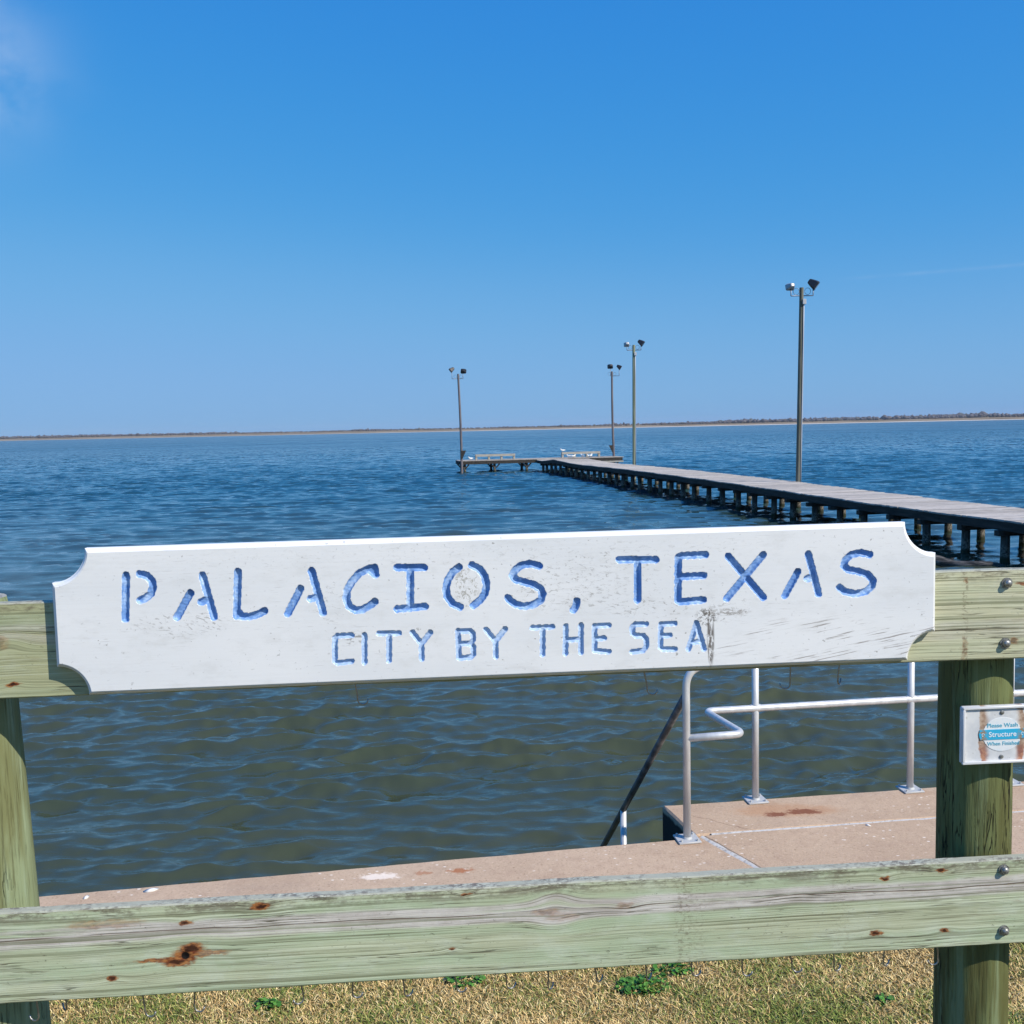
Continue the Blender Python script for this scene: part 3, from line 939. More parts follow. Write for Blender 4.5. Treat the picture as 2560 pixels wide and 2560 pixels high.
# round posts
def post_mat(name, c1, c2, c3, seed):
    m, t, b = material(name, 0.85, spec=0.2)
    co = dco(t)
    x, y, z = t.sep(co)
    sv = t.comb(t.add(x, seed), y, z)
    st = t.noise(t.scale3(sv, 26, 26, 1.1), 1.0, 4, 0.6, 0.2)
    st2 = t.noise(t.scale3(sv, 9, 9, 1.6), 1.0, 3, 0.6, 0.4)
    fn_ = t.noise(t.scale3(sv, 85, 85, 5.0), 1.0, 4, 0.65)
    cl = t.mix(t.ss(st2, 0.38, 0.62), c1, c2)
    cl = t.mix(t.mul(t.ss(st, 0.52, 0.70), 0.8), cl, c3)
    cl = t.mix(t.mul(t.ss(fn_, 0.48, 0.30), 0.6), cl, (0.06, 0.055, 0.02))
    ck_ = t.noise(t.scale3(sv, 34, 34, 2.4), 1.0, 3, 0.6, 0.8)
    crack = t.ss(t.math('ABSOLUTE', t.sub(ck_, 0.5)), 0.020, 0.006)
    crack = t.mul(crack, t.ss(t.noise(t.scale3(sv, 6, 6, 1.5), 1.0, 2), 0.44, 0.56))
    cl = t.mix(t.mul(crack, 0.9), cl, (0.012, 0.010, 0.006))
    nz = t.sep(t.n('NewGeometry').outputs['Normal'])[2]
    cl = t.mix(t.ss(nz, 0.5, 0.8), cl, t.mix(t.ss(fn_, 0.4, 0.6), (0.30, 0.28, 0.24), (0.46, 0.45, 0.40)))
    t.set(b.inputs['Base Color'], cl)
    t.set(b.inputs['Normal'], t.bump(t.add(t.mul(st, 0.6), t.add(t.mul(fn_, 0.4), t.mul(crack, -1.5))), 0.8, 0.006))
    return m


m_post_r = post_mat('post_wood_right', (0.105, 0.105, 0.036), (0.155, 0.18, 0.072), (0.24, 0.29, 0.155), 0.0)
m_post_l = post_mat('post_wood_left', (0.18, 0.19, 0.085), (0.255, 0.30, 0.165), (0.35, 0.42, 0.27), 9.0)


def pile(cx_, cy_, z0, z1, r0, r1, seed, lean=0.0, seg=56, rows=64):
    vs_, fs_ = [], []
    for i in range(rows + 1):
        f_ = i / rows
        z = z0 + (z1 - z0) * f_
        rr_ = r0 + (r1 - r0) * f_
        if i == rows: rr_ -= 0.006
        for k in range(seg):
            q = 2 * math.pi * k / seg
            d = 0.0045 * mnoise.noise((math.cos(q) * 2.2, math.sin(q) * 2.2, z * 0.9 + seed)) + 0.0022 * mnoise.noise((math.cos(q) * 9, math.sin(q) * 9, z * 1.6 + seed))
            vs_.append((cx_ + lean * (z - 0.85) + (rr_ + d) * math.cos(q), cy_ + 0.02 * (2.5 - z) + (rr_ + d) * math.sin(q), z))
    for i in range(rows):
        for k in range(seg):
            k2 = (k + 1) % seg
            fs_.append((i * seg + k, i * seg + k2, (i + 1) * seg + k2, (i + 1) * seg + k))
    fs_.append(tuple(rows * seg + k for k in range(seg)))
    return MB().add(vs_, fs_)


RP = 0.112
pile(1.580, 0.041 + 0.124, -0.30, 2.600, 0.125, 0.115, 3.3, -0.012).build('post', m_post_r, fence, 'auto', FS)
pile(-1.640, 0.041 + 0.128, -0.30, 2.712, 0.130, 0.112, 8.1, -0.022).build('post', m_post_l, fence, 'auto', FS)

# galvanised bolts: square-edged washer and domed shank
m_galv, t, b = material('galvanised_steel', 0.45, 0.75)
co = dco(t)
t.set(b.inputs['Base Color'], t.mix(t.ss(t.noise(co, 160.0, 4, 0.6), 0.35, 0.65), (0.22, 0.215, 0.20), (0.42, 0.42, 0.40)))
for i, (bx_, bz_) in enumerate([(1.567, 2.679), (1.565, 2.486), (1.574, 1.741), (1.578, 1.536)]):
    mb = MB()
    mb.tube([(bx_, -0.0005, bz_), (bx_, -0.0045, bz_)], 0.0175, 24)
    bo = mb.build('washer', m_galv, fence, 'auto', FS)
    mb = MB()
    mb.tube([(bx_, -0.004, bz_), (bx_, -0.010, bz_), (bx_, -0.016, bz_), (bx_, -0.019, bz_)], [0.0125, 0.0125, 0.0105, 0.006], 16)
    mb.build('bolt', m_galv, fence, 'auto', FS)

# wire hooks screwed into the backs of the rails
m_hook, t, b = material('hook_wire', 0.35, 0.85, (0.36, 0.345, 0.32))
hr = random.Random(4)
HK = [(-1.509, 1.488, 0.085), (-1.416, 1.488, 0.06), (-1.1875, 1.488, 0.092), (-1.024, 1.488, 0.085), (-0.703, 1.488, 0.078), (-0.532, 1.488, 0.072),
      (-0.378, 1.488, 0.082), (-0.219, 1.488, 0.072), (-0.053, 1.488, 0.075), (0.091, 1.488, 0.09), (0.231, 1.488, 0.074), (0.403, 1.488, 0.078),
      (0.554, 1.488, 0.07), (0.723, 1.488, 0.078), (0.879, 1.488, 0.074), (1.028, 1.488, 0.085), (1.204, 1.488, 0.078), (1.378, 1.488, 0.082),
      (-0.497, 2.432, 0.070), (0.407, 2.432, 0.075), (0.885, 2.432, 0.076), (1.046, 2.432, 0.070)]
for hx, hz, ln in HK:
    sd = hr.choice((-1, 1)) if hr.random() < 0.25 else 1
    sw = hr.uniform(-0.010, 0.016)
    turn = hr.uniform(-0.4, 1.0)
    ca, sa = math.cos(turn), math.sin(turn)
    y0 = 0.050
    zz = hz - ln
    pts = [(hx, 0.037, hz + 0.040), (hx, y0, hz + 0.036), (hx + sw * 0.2, y0, hz), (hx + sw * 0.9, y0, zz + 0.030), (hx + sw, y0, zz + 0.012)]
    for q in (200, 230, 260, 290, 325, 360):
        hxr = 0.016 + 0.016 * math.cos(R(q)); hzr = 0.016 * math.sin(R(q))
        pts.append((hx + sw + sd * hxr * ca, y0 + hxr * sa, zz + 0.012 + hzr))
    MB().tube(pts, 0.0027, 7).build('hook', m_hook, fence, True, FS)


# ================================================================== name board
board = thing('name_board', 'long white board with scooped corners and carved blue words PALACIOS, TEXAS CITY BY THE SEA', 'sign', FB, FYAW)
LETTERS = [
 (1,'P',[[(-1.1408,2.7954),(-1.1488,2.6663)],[(-1.1014,2.7979),(-1.0812,2.7925),(-1.0677,2.7773),(-1.065,2.7587),(-1.0722,2.7378),(-1.0871,2.7261),(-1.1037,2.7203)]]),
 (1,'A',[[(-0.9582,2.7367),(-1.0001,2.6664)],[(-0.9214,2.7885),(-0.8929,2.6626)],[(-0.9286,2.7091),(-0.9102,2.7154)]]),
 (1,'L',[[(-0.8178,2.7958),(-0.827,2.6641),(-0.7908,2.6601),(-0.7645,2.6662),(-0.7459,2.6762)],[(-0.8249,2.6763),(-0.8155,2.6664)]]),
 (1,'A',[[(-0.6375,2.7394),(-0.6774,2.6658)],[(-0.6032,2.7916),(-0.5737,2.6649)],[(-0.6088,2.7079),(-0.593,2.7112)]]),
 (1,'C',[[(-0.415,2.7739),(-0.418,2.7954),(-0.4366,2.7917),(-0.4634,2.7792),(-0.4852,2.7558),(-0.5008,2.7295),(-0.5038,2.7028),(-0.4956,2.681),(-0.4776,2.6686),(-0.4564,2.67),(-0.4349,2.6816),(-0.4197,2.693)],[(-0.415,2.7739),(-0.4289,2.7862)]]),
 (1,'I',[[(-0.351,2.7933),(-0.2699,2.7908)],[(-0.3113,2.7921),(-0.3149,2.6695)],[(-0.3532,2.6681),(-0.2706,2.6733)]]),
 (1,'O',[[(-0.1661,2.7886),(-0.1851,2.7758),(-0.2002,2.752),(-0.2067,2.7252),(-0.2036,2.7008),(-0.1876,2.6786),(-0.1655,2.667)],[(-0.1275,2.7944),(-0.1048,2.7813),(-0.0892,2.7592),(-0.0845,2.732),(-0.0905,2.7052),(-0.1044,2.6866),(-0.1251,2.6711)]]),
 (1,'S',[[(0.0755,2.7849),(0.0486,2.7928),(0.0216,2.7882),(0.0025,2.7753),(-0.0059,2.7593),(0.0045,2.7454),(0.0313,2.7364),(0.0582,2.7285),(0.0785,2.7159),(0.0847,2.6993),(0.0789,2.6805),(0.057,2.6676),(0.0298,2.6631),(0.0029,2.6694),(-0.013,2.6808),(-0.0209,2.6909)]]),
 (1,'comma',[[(0.1885,2.674),(0.1861,2.6605),(0.1772,2.6471)]]),
 (1,'T',[[(0.3201,2.7963),(0.4323,2.7929)],[(0.3764,2.7908),(0.375,2.6705)]]),
 (1,'E',[[(0.502,2.7981),(0.5131,2.8026),(0.5858,2.8035)],[(0.502,2.7981),(0.4997,2.6684)],[(0.5034,2.7382),(0.5805,2.7394)],[(0.4997,2.6653),(0.5058,2.6608),(0.5788,2.6645)]]),
 (1,'X',[[(0.6569,2.797),(0.7667,2.6656)],[(0.7656,2.798),(0.6514,2.6664)]]),
 (1,'A',[[(0.8749,2.7423),(0.8343,2.6695)],[(0.9074,2.7956),(0.9404,2.6709)],[(0.9044,2.7198),(0.9157,2.7213)]]),
 (1,'S',[[(1.1026,2.7878),(1.0741,2.7949),(1.0426,2.7896),(1.0238,2.7717),(1.0201,2.7563),(1.0334,2.7435),(1.0682,2.7362),(1.0968,2.726),(1.114,2.7068),(1.1097,2.6883),(1.0908,2.6734),(1.056,2.6671),(1.0243,2.6756),(1.0072,2.6886)]]),
 (2,'C',[[(-0.4917,2.5936),(-0.5339,2.5935),(-0.5416,2.5857),(-0.544,2.5166),(-0.5357,2.5108),(-0.4943,2.5147)]]),
 (2,'I',[[(-0.4536,2.5933),(-0.4563,2.5094)]]),
 (2,'T',[[(-0.4111,2.5961),(-0.35,2.5949)],[(-0.3804,2.5933),(-0.3829,2.512)]]),
 (2,'Y',[[(-0.3111,2.5963),(-0.2844,2.56)],[(-0.2567,2.5943),(-0.2844,2.56),(-0.2847,2.5137)]]),
 (2,'B',[[(-0.1737,2.5956),(-0.1731,2.5133)],[(-0.1737,2.5951),(-0.1362,2.5937),(-0.1283,2.5842),(-0.1288,2.5651),(-0.1371,2.5556),(-0.1693,2.5568)],[(-0.1371,2.5556),(-0.1282,2.5433),(-0.1288,2.5214),(-0.1381,2.5136),(-0.1731,2.5122)]]),
 (2,'Y',[[(-0.0893,2.5964),(-0.0615,2.5599)],[(-0.031,2.597),(-0.0615,2.5599),(-0.0615,2.5123)]]),
 (2,'T',[[(0.0513,2.5968),(0.1126,2.5974)],[(0.0827,2.5957),(0.0812,2.5135)]]),
 (2,'H',[[(0.1535,2.5987),(0.151,2.5136)],[(0.1999,2.5997),(0.1985,2.5146)],[(0.1527,2.5548),(0.1992,2.5575)]]),
 (2,'E',[[(0.2857,2.5967),(0.2419,2.5955),(0.2408,2.5196),(0.2846,2.5141)],[(0.243,2.5559),(0.2704,2.5571)]]),
 (2,'S',[[(0.4012,2.5953),(0.367,2.5965),(0.357,2.587),(0.3584,2.5693),(0.3694,2.5606),(0.3914,2.5598),(0.4007,2.5484),(0.4004,2.5263),(0.3909,2.514),(0.3561,2.5114)]]),
 (2,'E',[[(0.4899,2.5949),(0.4466,2.5933),(0.4441,2.5225),(0.4521,2.516),(0.4892,2.5146)],[(0.4463,2.5582),(0.4741,2.5584)]]),
 (2,'A',[[(0.5567,2.5944),(0.5313,2.513)],[(0.5567,2.5944),(0.5804,2.5112)],[(0.542,2.5343),(0.5743,2.5362)]]),
]

U0, U1, W0, W1 = -1.357, 1.320, 2.445, 2.881
CR = 0.100
TILT = 0.0033
YF, YB = -0.040, -0.002


def sign_outline(i, n=14):
    """board outline inset by i; the scooped corners are arcs about the square corners"""
    pts = []
    for (cx_, cz_, q0) in ((U0, W1, 270), (U1, W1, 180), (U1, W0, 90), (U0, W0, 0)):
        Rr = (0.099 if cz_ == W1 else 0.088) + i
        a0 = math.degrees(math.asin(min(1, i / Rr)))
        pts += arc((cx_, cz_), Rr, q0 + a0, q0 + 90 - a0, n)
    cu, cw = (U0 + U1) / 2, (W0 + W1) / 2
    c, s_ = math.cos(TILT), math.sin(TILT)
    return [(cu + (x - cu) * c - (z - cw) * s_, cw + (x - cu) * s_ + (z - cw) * c) for x, z in pts]


m_paint, t, b = material('board_paint', 0.42, spec=0.4)
co = dco(t)
x, y, z = t.sep(co)
z = t.add(z, FBD.z)
gv_ = t.attr('groove')
brush = t.noise(t.comb(t.mul(x, 3.5), t.mul(y, 30), t.mul(z, 120)), 1.0, 4, 0.6)
tone = t.noise(t.comb(t.mul(x, 1.6), 0, t.mul(z, 5)), 1.0, 3, 0.5)
cl = t.mix(t.ss(tone, 0.3, 0.7), (0.76, 0.77, 0.775), (0.82, 0.82, 0.815))
# scattered grey flecks
fl = t.noise(t.comb(t.mul(x, 60), 0, t.mul(z, 75)), 1.0, 3, 0.6)
flm = t.noise(t.comb(t.mul(x, 5), 7, t.mul(z, 9)), 1.0, 3, 0.6)
cl = t.mix(t.mul(t.mul(t.ss(fl, 0.63, 0.71), t.ss(flm, 0.38, 0.60)), 0.75), cl, (0.27, 0.255, 0.235))
# hairline checks in the paint along the board's grain, and a thin film of dirt
ck2 = t.noise(t.comb(t.mul(x, 16), 2.0, t.mul(z, 300)), 1.0, 3, 0.65)
ckm2 = t.noise(t.comb(t.mul(x, 3.2), 21.0, t.mul(z, 12)), 1.0, 4, 0.65)
cl = t.mix(t.mul(t.mul(t.ss(ck2, 0.60, 0.68), t.ss(ckm2, 0.44, 0.62)), 0.5), cl, (0.34, 0.32, 0.295))
film = t.noise(t.comb(t.mul(x, 7), 31.0, t.mul(z, 16)), 1.0, 5, 0.7)
cl = t.mix(t.mul(t.ss(film, 0.48, 0.72), 0.30), cl, (0.56, 0.555, 0.53))
# scuffed areas: (x, z, wx, wz, strength, crackle size)
def scuff(cl, x0, z0, wx, wz, st, c=(0.20, 0.18, 0.155), sx_=45.0, sz_=110.0, th=0.50, sk=0.0):
    q = t.gauss2(x, z, x0, z0, wx, wz)
    zz = t.add(z, t.mul(x, sk))
    nz_ = t.noise(t.comb(t.mul(x, sx_), 3.0, t.mul(zz, sz_)), 1.0, 4, 0.7, 0.8)
    return t.mix(t.mul(t.mul(t.ss(nz_, th, th + 0.10), t.ss(q, 0.12, 0.55)), st), cl, c)
cl = scuff(cl, -0.985, 2.645, 0.13, 0.035, 0.5, sk=0.35, th=0.545)
cl = scuff(cl, -0.55, 2.70, 0.05, 0.07, 0.40, th=0.56)
cl = scuff(cl, -0.145, 2.735, 0.035, 0.055, 0.65, (0.27, 0.25, 0.19), 90, 70, 0.50)
cl = scuff(cl, 0.17, 2.72, 0.16, 0.075, 0.5, sk=0.15, th=0.55)
cl = scuff(cl, 0.33, 2.74, 0.13, 0.09, 0.35, th=0.57)
cl = scuff(cl, 0.41, 2.645, 0.12, 0.03, 0.45, th=0.55)
cl = scuff(cl, 0.66, 2.64, 0.06, 0.05, 0.4, th=0.55)
cl = scuff(cl, -0.50, 2.585, 0.05, 0.02, 0.6, (0.16, 0.14, 0.12))
cl = scuff(cl, -0.10, 2.83, 0.9, 0.03, 0.22, th=0.56)
# dark tree-shaped scar beside the last word
cl = scuff(cl, 0.590, 2.612, 0.030, 0.026, 0.9, (0.10, 0.085, 0.07), 90, 80, 0.47)
cl = scuff(cl, 0.601, 2.545, 0.010, 0.080, 0.9, (0.12, 0.10, 0.085), 120, 22, 0.42)
cl = scuff(cl, 0.655, 2.624, 0.06, 0.010, 0.7, (0.22, 0.19, 0.16), 60, 120, 0.46)
# long raking scratches towards the lower right corner
sk_ = t.sub(z, t.mul(x, 0.17))
scr = t.noise(t.comb(t.mul(x, 5.5), 11.0, t.mul(sk_, 150)), 1.0, 4, 0.62)
scm = t.mul(t.gauss2(x, z, 1.02, 2.525, 0.34, 0.065), t.ss(t.noise(t.comb(t.mul(x, 7), 1.0, t.mul(z, 16)), 1.0, 3), 0.40, 0.60))
cl = t.mix(t.mul(t.mul(t.ss(scr, 0.55, 0.63), t.ss(scm, 0.08, 0.4)), 0.9), cl, (0.30, 0.27, 0.25))
# blue enamel in the grooves, worn back to white in places
wear = t.noise(t.comb(t.mul(x, 42), t.mul(y, 80), t.mul(z, 30)), 1.0, 4, 0.65, 0.4)
wear2 = t.noise(t.comb(t.mul(x, 6), 5.0, t.mul(z, 9)), 1.0, 2, 0.5)
blue = t.mix(t.ss(t.add(wear, t.mul(t.sub(wear2, 0.5), 0.5)), 0.42, 0.64), (0.16, 0.31, 0.62), (0.33, 0.49, 0.75))
blue = t.mix(t.mul(t.ss(t.add(wear, t.mul(t.sub(wear2, 0.5), 0.4)), 0.60, 0.72), 0.6), blue, (0.60, 0.70, 0.86))
blue = t.mix(t.attr('small'), blue, t.mix(0.55, blue, (0.54, 0.67, 0.85)))
cl = t.mix(t.ss(gv_, 0.0002, 0.0014), cl, blue)
t.set(b.inputs['Base Color'], cl)
t.set(b.inputs['Normal'], t.bump(t.add(t.mul(brush, 0.5), t.mul(wear, t.mul(t.ss(gv_, 0.0, 0.004), 1.5))), 0.35, 0.0012))

# carved field: a fine sheet whose grooves are pressed in along the letter strokes
CELL = 0.002
rx0, rx1, rz0, rz1 = -1.19, 1.150, 2.485, 2.838
nxs, nzs = int((rx1 - rx0) / CELL), int((rz1 - rz0) / CELL)
sxs = np.linspace(rx0, rx1, nxs + 1); szs = np.linspace(rz0, rz1, nzs + 1)
SX, SZ = np.meshgrid(sxs, szs, indexing='ij')
depth = np.zeros_like(SX); owner = np.full(SX.shape, -1, int); small = np.zeros_like(SX)
for li, (row, ch, strokes) in enumerate(LETTERS):
    hw, dp = (0.0112, 0.0115) if row == 1 else (0.0083, 0.0080)
    dist = np.full(SX.shape, 9.0)
    for st in strokes:
        for (ax, az_), (cx_, cz_) in zip(st[:-1], st[1:]):
            i0, i1 = np.searchsorted(sxs, [min(ax, cx_) - 0.02, max(ax, cx_) + 0.02])
            j0, j1 = np.searchsorted(szs, [min(az_, cz_) - 0.02, max(az_, cz_) + 0.02])
            px, pz = SX[i0:i1, j0:j1], SZ[i0:i1, j0:j1]
            L2 = (cx_ - ax) ** 2 + (cz_ - az_) ** 2
            tt = np.clip(((px - ax) * (cx_ - ax) + (pz - az_) * (cz_ - az_)) / L2, 0, 1)
            dd = np.hypot(px - ax - tt * (cx_ - ax), pz - az_ - tt * (cz_ - az_))
            dist[i0:i1, j0:j1] = np.minimum(dist[i0:i1, j0:j1], dd)
    wobble = 0.0009 * np.sin(SX * 310 + li) * np.sin(SZ * 270 + 2 * li)
    q = np.clip((dist + wobble) / hw, 0, 1)
    d_ = dp * (1 - q ** 4.2)
    d_[dist > hw + 0.001] = 0
    upd = d_ > depth
    depth = np.where(upd, d_, depth); owner = np.where(upd, li, owner)
    if row == 2: small = np.where(upd, 1.0, small)
rough_ = 0.0006 * np.sin(SX * 190 + np.sin(SZ * 400) * 2) * np.sin(SZ * 233)
Yg = YF + depth + np.where(depth > 0.002, rough_, 0)
GV3 = np.stack([SX, Yg, SZ - FBD.z], -1).reshape(-1, 3)
ix = np.arange(SX.size).reshape(SX.shape)
FQ = np.stack([ix[:-1, :-1], ix[1:, :-1], ix[1:, 1:], ix[:-1, 1:]], -1).reshape(-1, 4)
fo = owner.reshape(-1)[FQ].max(1)


def sub_mesh(name, sel, parent):
    fsel = FQ[sel]
    used, inv = np.unique(fsel, return_inverse=True)
    return np_mesh(name, GV3[used], inv.reshape(-1, 4), m_paint, parent,
                   attrs={'groove': depth.reshape(-1)[used], 'small': small.reshape(-1)[used]})


# board body: moulded edge and face round the carved field
rings = [(0.0, YB), (0.0, YF + 0.015), (0.0025, YF + 0.0125), (0.008, YF + 0.004), (0.0115, YF + 0.0025), (0.0125, YF)]
mb = MB()
outl = [sign_outline(i) for i, _ in rings]
nn_ = len(outl[0])
vs_ = []
for (i, y_), ol in zip(rings, outl):
    vs_ += [(px, y_, pz) for px, pz in ol]
fs_ = []
for k in range(len(rings) - 1):
    for i in range(nn_):
        j = (i + 1) % nn_
        fs_.append((k * nn_ + i, k * nn_ + j, (k + 1) * nn_ + j, (k + 1) * nn_ + i))
fs_.append(tuple(range(nn_)))
mb.add(vs_, fs_)
face = [Vector((px, pz, 0)) for px, pz in outl[-1]]
hole = [Vector((rx0, rz0, 0)), Vector((rx1, rz0, 0)), Vector((rx1, rz1, 0)), Vector((rx0, rz1, 0))]
tris = tessellate_polygon([face, hole])
allp = face + hole
o_ = len(mb.v)
mb.v += [(p.x, YF, p.y) for p in allp]
mb.f += [tuple(i + o_ for i in tr) for tr in tris]
mb.build('board_body', m_paint, board, False, FS)
sub_mesh('carved_face', fo < 0, board)
for li, (row, ch, st) in enumerate(LETTERS):
    o = sub_mesh('carved_comma' if ch == 'comma' else 'carved_letter', fo == li, board)
    o['label'] = ('carved blue comma after the first word' if ch == 'comma' else
                  ('large' if row == 1 else 'small') + ' carved blue letter ' + ch + (' in the top line' if row == 1 else ' in the lower line'))


# ================================================================== wash plaque on the right post
m_pl, t, b = material('plaque_plastic', 0.4, spec=0.4)
co = dco(t)
x, y, z = t.sep(co)
nz1 = t.noise(co, 16.0, 4, 0.6)
nz2 = t.noise(co, 60.0, 4, 0.65)
cl = t.mix(t.ss(nz1, 0.35, 0.65), (0.60, 0.61, 0.62), (0.72, 0.72, 0.71))
cl = t.mix(t.mul(t.ss(nz2, 0.60, 0.70), 0.5), cl, (0.35, 0.34, 0.32))
# rust-brown ghost of an older torn sticker: two ragged flanks
ax_ = t.math('ABSOLUTE', t.sub(x, 0.0))
rim_in = t.add(0.047, t.add(t.mul(t.math('ABSOLUTE', z), 0.02), t.mul(t.sub(nz1, 0.5), 0.035)))
rim_out = t.add(t.add(0.084, t.mul(t.math('ABSOLUTE', z), -0.16)), t.mul(t.sub(nz1, 0.5), 0.05))
fm = t.mul(t.ss(t.sub(ax_, rim_in), -0.008, 0.012), t.ss(t.sub(ax_, rim_out), 0.004, -0.002))
br = t.mix(t.ss(nz2, 0.38, 0.62), (0.30, 0.17, 0.10), (0.50, 0.36, 0.25))
br = t.mix(t.ss(z, -0.02, -0.06), br, t.mix(t.ss(nz2, 0.4, 0.62), (0.26, 0.075, 0.04), (0.50, 0.22, 0.11)))
cl = t.mix(t.mul(fm, 0.9), cl, br)
t.set(b.inputs['Base Color'], cl)
plq = thing('wash_plaque', 'white plastic plaque with peeling oval sticker asking to wash the structure, on right post', 'plaque',
            FB + Matrix.Rotation(FYAW, 3, 'Z') @ (Vector((1.573, 0.040, 2.183 - FBD.z)) * FSC), FYAW)
PW, PH = 0.134, 0.0935
mb = MB()
mb.box(-PW, PW, -0.020, 0.0, -PH, PH, 0.004)
mb.build('back_plate', m_pl, plq, 'auto')
mb = MB()
for sx0, sx1, sz0, sz1 in ((-PW - 0.001, PW + 0.001, PH - 0.008, PH + 0.001), (-PW - 0.001, PW + 0.001, -PH - 0.001, -PH + 0.008), (-PW - 0.001, -PW + 0.008, -PH + 0.008, PH - 0.008), (PW - 0.008, PW + 0.001, -PH + 0.008, PH - 0.008)):
    mb.box(sx0, sx1, -0.028, -0.0195, sz0, sz1, 0.002)
m_rim, t, b = material('plaque_rim', 0.4, color=(0.70, 0.70, 0.70))
mb.build('rim', m_rim, plq, 'auto')
# oval sticker, torn at its flanks, with a blue band
m_ov, t, b = material('sticker_white', 0.5)
co = dco(t)
t.set(b.inputs['Base Color'], t.mix(t.ss(t.noise(co, 90.0, 4, 0.6), 0.45, 0.7), (0.78, 0.80, 0.80), (0.70, 0.76, 0.80)))
m_bd, t, b = material('sticker_blue', 0.45)
co = dco(t)
x, y, z = t.sep(co)
pe = t.mul(t.ss(t.math('ABSOLUTE', x), 0.044, 0.062), t.ss(t.noise(co, 75.0, 4, 0.7), 0.47, 0.55))
t.set(b.inputs['Base Color'], t.mix(pe, (0.03, 0.42, 0.66), (0.30, 0.22, 0.14)))
m_ink, t, b = material('sticker_ink', 0.5, color=(0.10, 0.42, 0.56))
m_inkw, t, b = material('sticker_ink_white', 0.5, color=(0.80, 0.86, 0.88))
g_ = random.Random(5)
oval = []
for k in range(72):
    q = 2 * math.pi * k / 72
    f_ = 1.0 - (0.05 * g_.random() if abs(math.cos(q)) > 0.72 else 0)
    oval.append((0.067 * math.cos(q) * f_, 0.0555 * math.sin(q) * f_))
MB().prism(oval, -0.0212, -0.0200).build('sticker', m_ov, plq)
MB().prism([(-0.076, 0.0168), (-0.079, 0.004), (-0.075, -0.0165), (0.075, -0.0165), (0.080, 0.002), (0.076, 0.0168)], -0.0224, -0.0213).build('sticker_band', m_bd, plq)


def text_mesh(txt, size, cx_, cz_, y_, mat, name, xs=1.0):
    cu = bpy.data.curves.new('t', 'FONT')
    cu.body = txt; cu.size = size; cu.align_x = 'CENTER'; cu.align_y = 'CENTER'; cu.extrude = 0.0003; cu.space_character = 1.02
    cu.offset = size * 0.012
    to = bpy.data.objects.new('t', cu)
    COL.objects.link(to)
    bpy.context.view_layer.update()
    me = bpy.data.meshes.new_from_object(to.evaluated_get(bpy.context.evaluated_depsgraph_get()))
    bpy.data.objects.remove(to); bpy.data.curves.remove(cu)
    me.transform(Matrix.Translation((cx_, y_, cz_)) @ Matrix.Rotation(R(90), 4, 'X') @ Matrix.Diagonal((xs, 1, 1, 1)))
    me.materials.clear(); me.materials.append(mat)
    return link(name, me, plq)


text_mesh('Please Wash', 0.0185, 0.0, 0.0295, -0.0216, m_ink, 'sticker_lettering', 1.08)
text_mesh('Structure', 0.0230, 0.0, 0.0, -0.0228, m_inkw, 'sticker_lettering', 1.04)
text_mesh('When Finished', 0.0175, 0.004, -0.0305, -0.0216, m_ink, 'sticker_lettering', 1.0)
# little curl printed at either end of the band
for sx_ in (-0.066, 0.066):
    pts = [(sx_ + 0.006 * (1 - k / 14) * math.cos(k * 0.55), -0.0226, 0.007 * (1 - k / 16) * math.sin(k * 0.55) - 0.001) for k in range(12)]
    MB().tube(pts, 0.0009, 5).build('sticker_curl', m_inkw, plq)
for sz_ in (0.072, -0.074):
    mb = MB()
    mb.tube([(-0.002, -0.0195, sz_), (-0.002, -0.0225, sz_), (-0.002, -0.0235, sz_)], [0.0068, 0.0068, 0.004], 16)
    mb.box(-0.007, 0.003, -0.0240, -0.0228, sz_ - 0.0009, sz_ + 0.0009)
    mb.build('screw', m_galv, plq, 'auto')


# bring the rack, its board and its plaque from sheet units to true size
for par in (fence, board, plq):
    for ch in par.children_recursive:
        ch.data.transform(Matrix.Diagonal((FSC, FSC, FSC, 1)))


# ================================================================== pipe handrail on the landing
m_alu, t, b = material('brushed_aluminium', 0.5, 0.3)
co = t.coord('Object')
nz = t.noise(t.scale3(co, 20, 20, 6), 1.0, 4, 0.6)
t.set(b.inputs['Base Color'], t.mix(t.ss(nz, 0.35, 0.7), (0.58, 0.58, 0.58), (0.72, 0.72, 0.715)))
t.set(b.inputs['Roughness'], t.ss(nz, 0.3, 0.7, 0.36, 0.5))
m_plate, t, b = material('plate_aluminium', 0.6, 0.15, (0.50, 0.50, 0.49))
HB = Vector((0.915, 5.405, Z_C))
hand = thing('pipe_handrail', 'silver aluminium pipe handrail along the concrete landing and stairs', 'handrail', HB)
PR = 0.0205
posts = {'A': (0.915, 5.405), 'B': (1.420, 5.965), 'C': (2.392, 6.087), 'D': (3.035, 6.167), 'E': (4.05, 6.30)}
ZM, ZT = 1.515, 1.905
bolt_r = 0.006


def base_plate(px, py, parent):
    mb = MB()
    c, s_ = math.cos(0.14), math.sin(0.14)
    rot = Matrix.Rotation(0.14, 3, 'Z')
    mb.box(px - 0.062, px + 0.062, py - 0.062, py + 0.062, Z_C + 0.001, Z_C + 0.011, 0.002, rot)
    mb.tube([(px, py, Z_C + 0.010), (px, py, Z_C + 0.022)], [PR * 1.35, PR * 1.1], 18)
    for ex, ey in ((-0.045, -0.045), (0.045, -0.045), (0.045, 0.045), (-0.045, 0.045)):
        q = rot @ Vector((ex, ey, 0))
        mb.tube([(px + q.x, py + q.y, Z_C + 0.010), (px + q.x, py + q.y, Z_C + 0.022)], bolt_r, 8)
    return mb.build('base_plate', m_plate, parent, 'auto', HB)


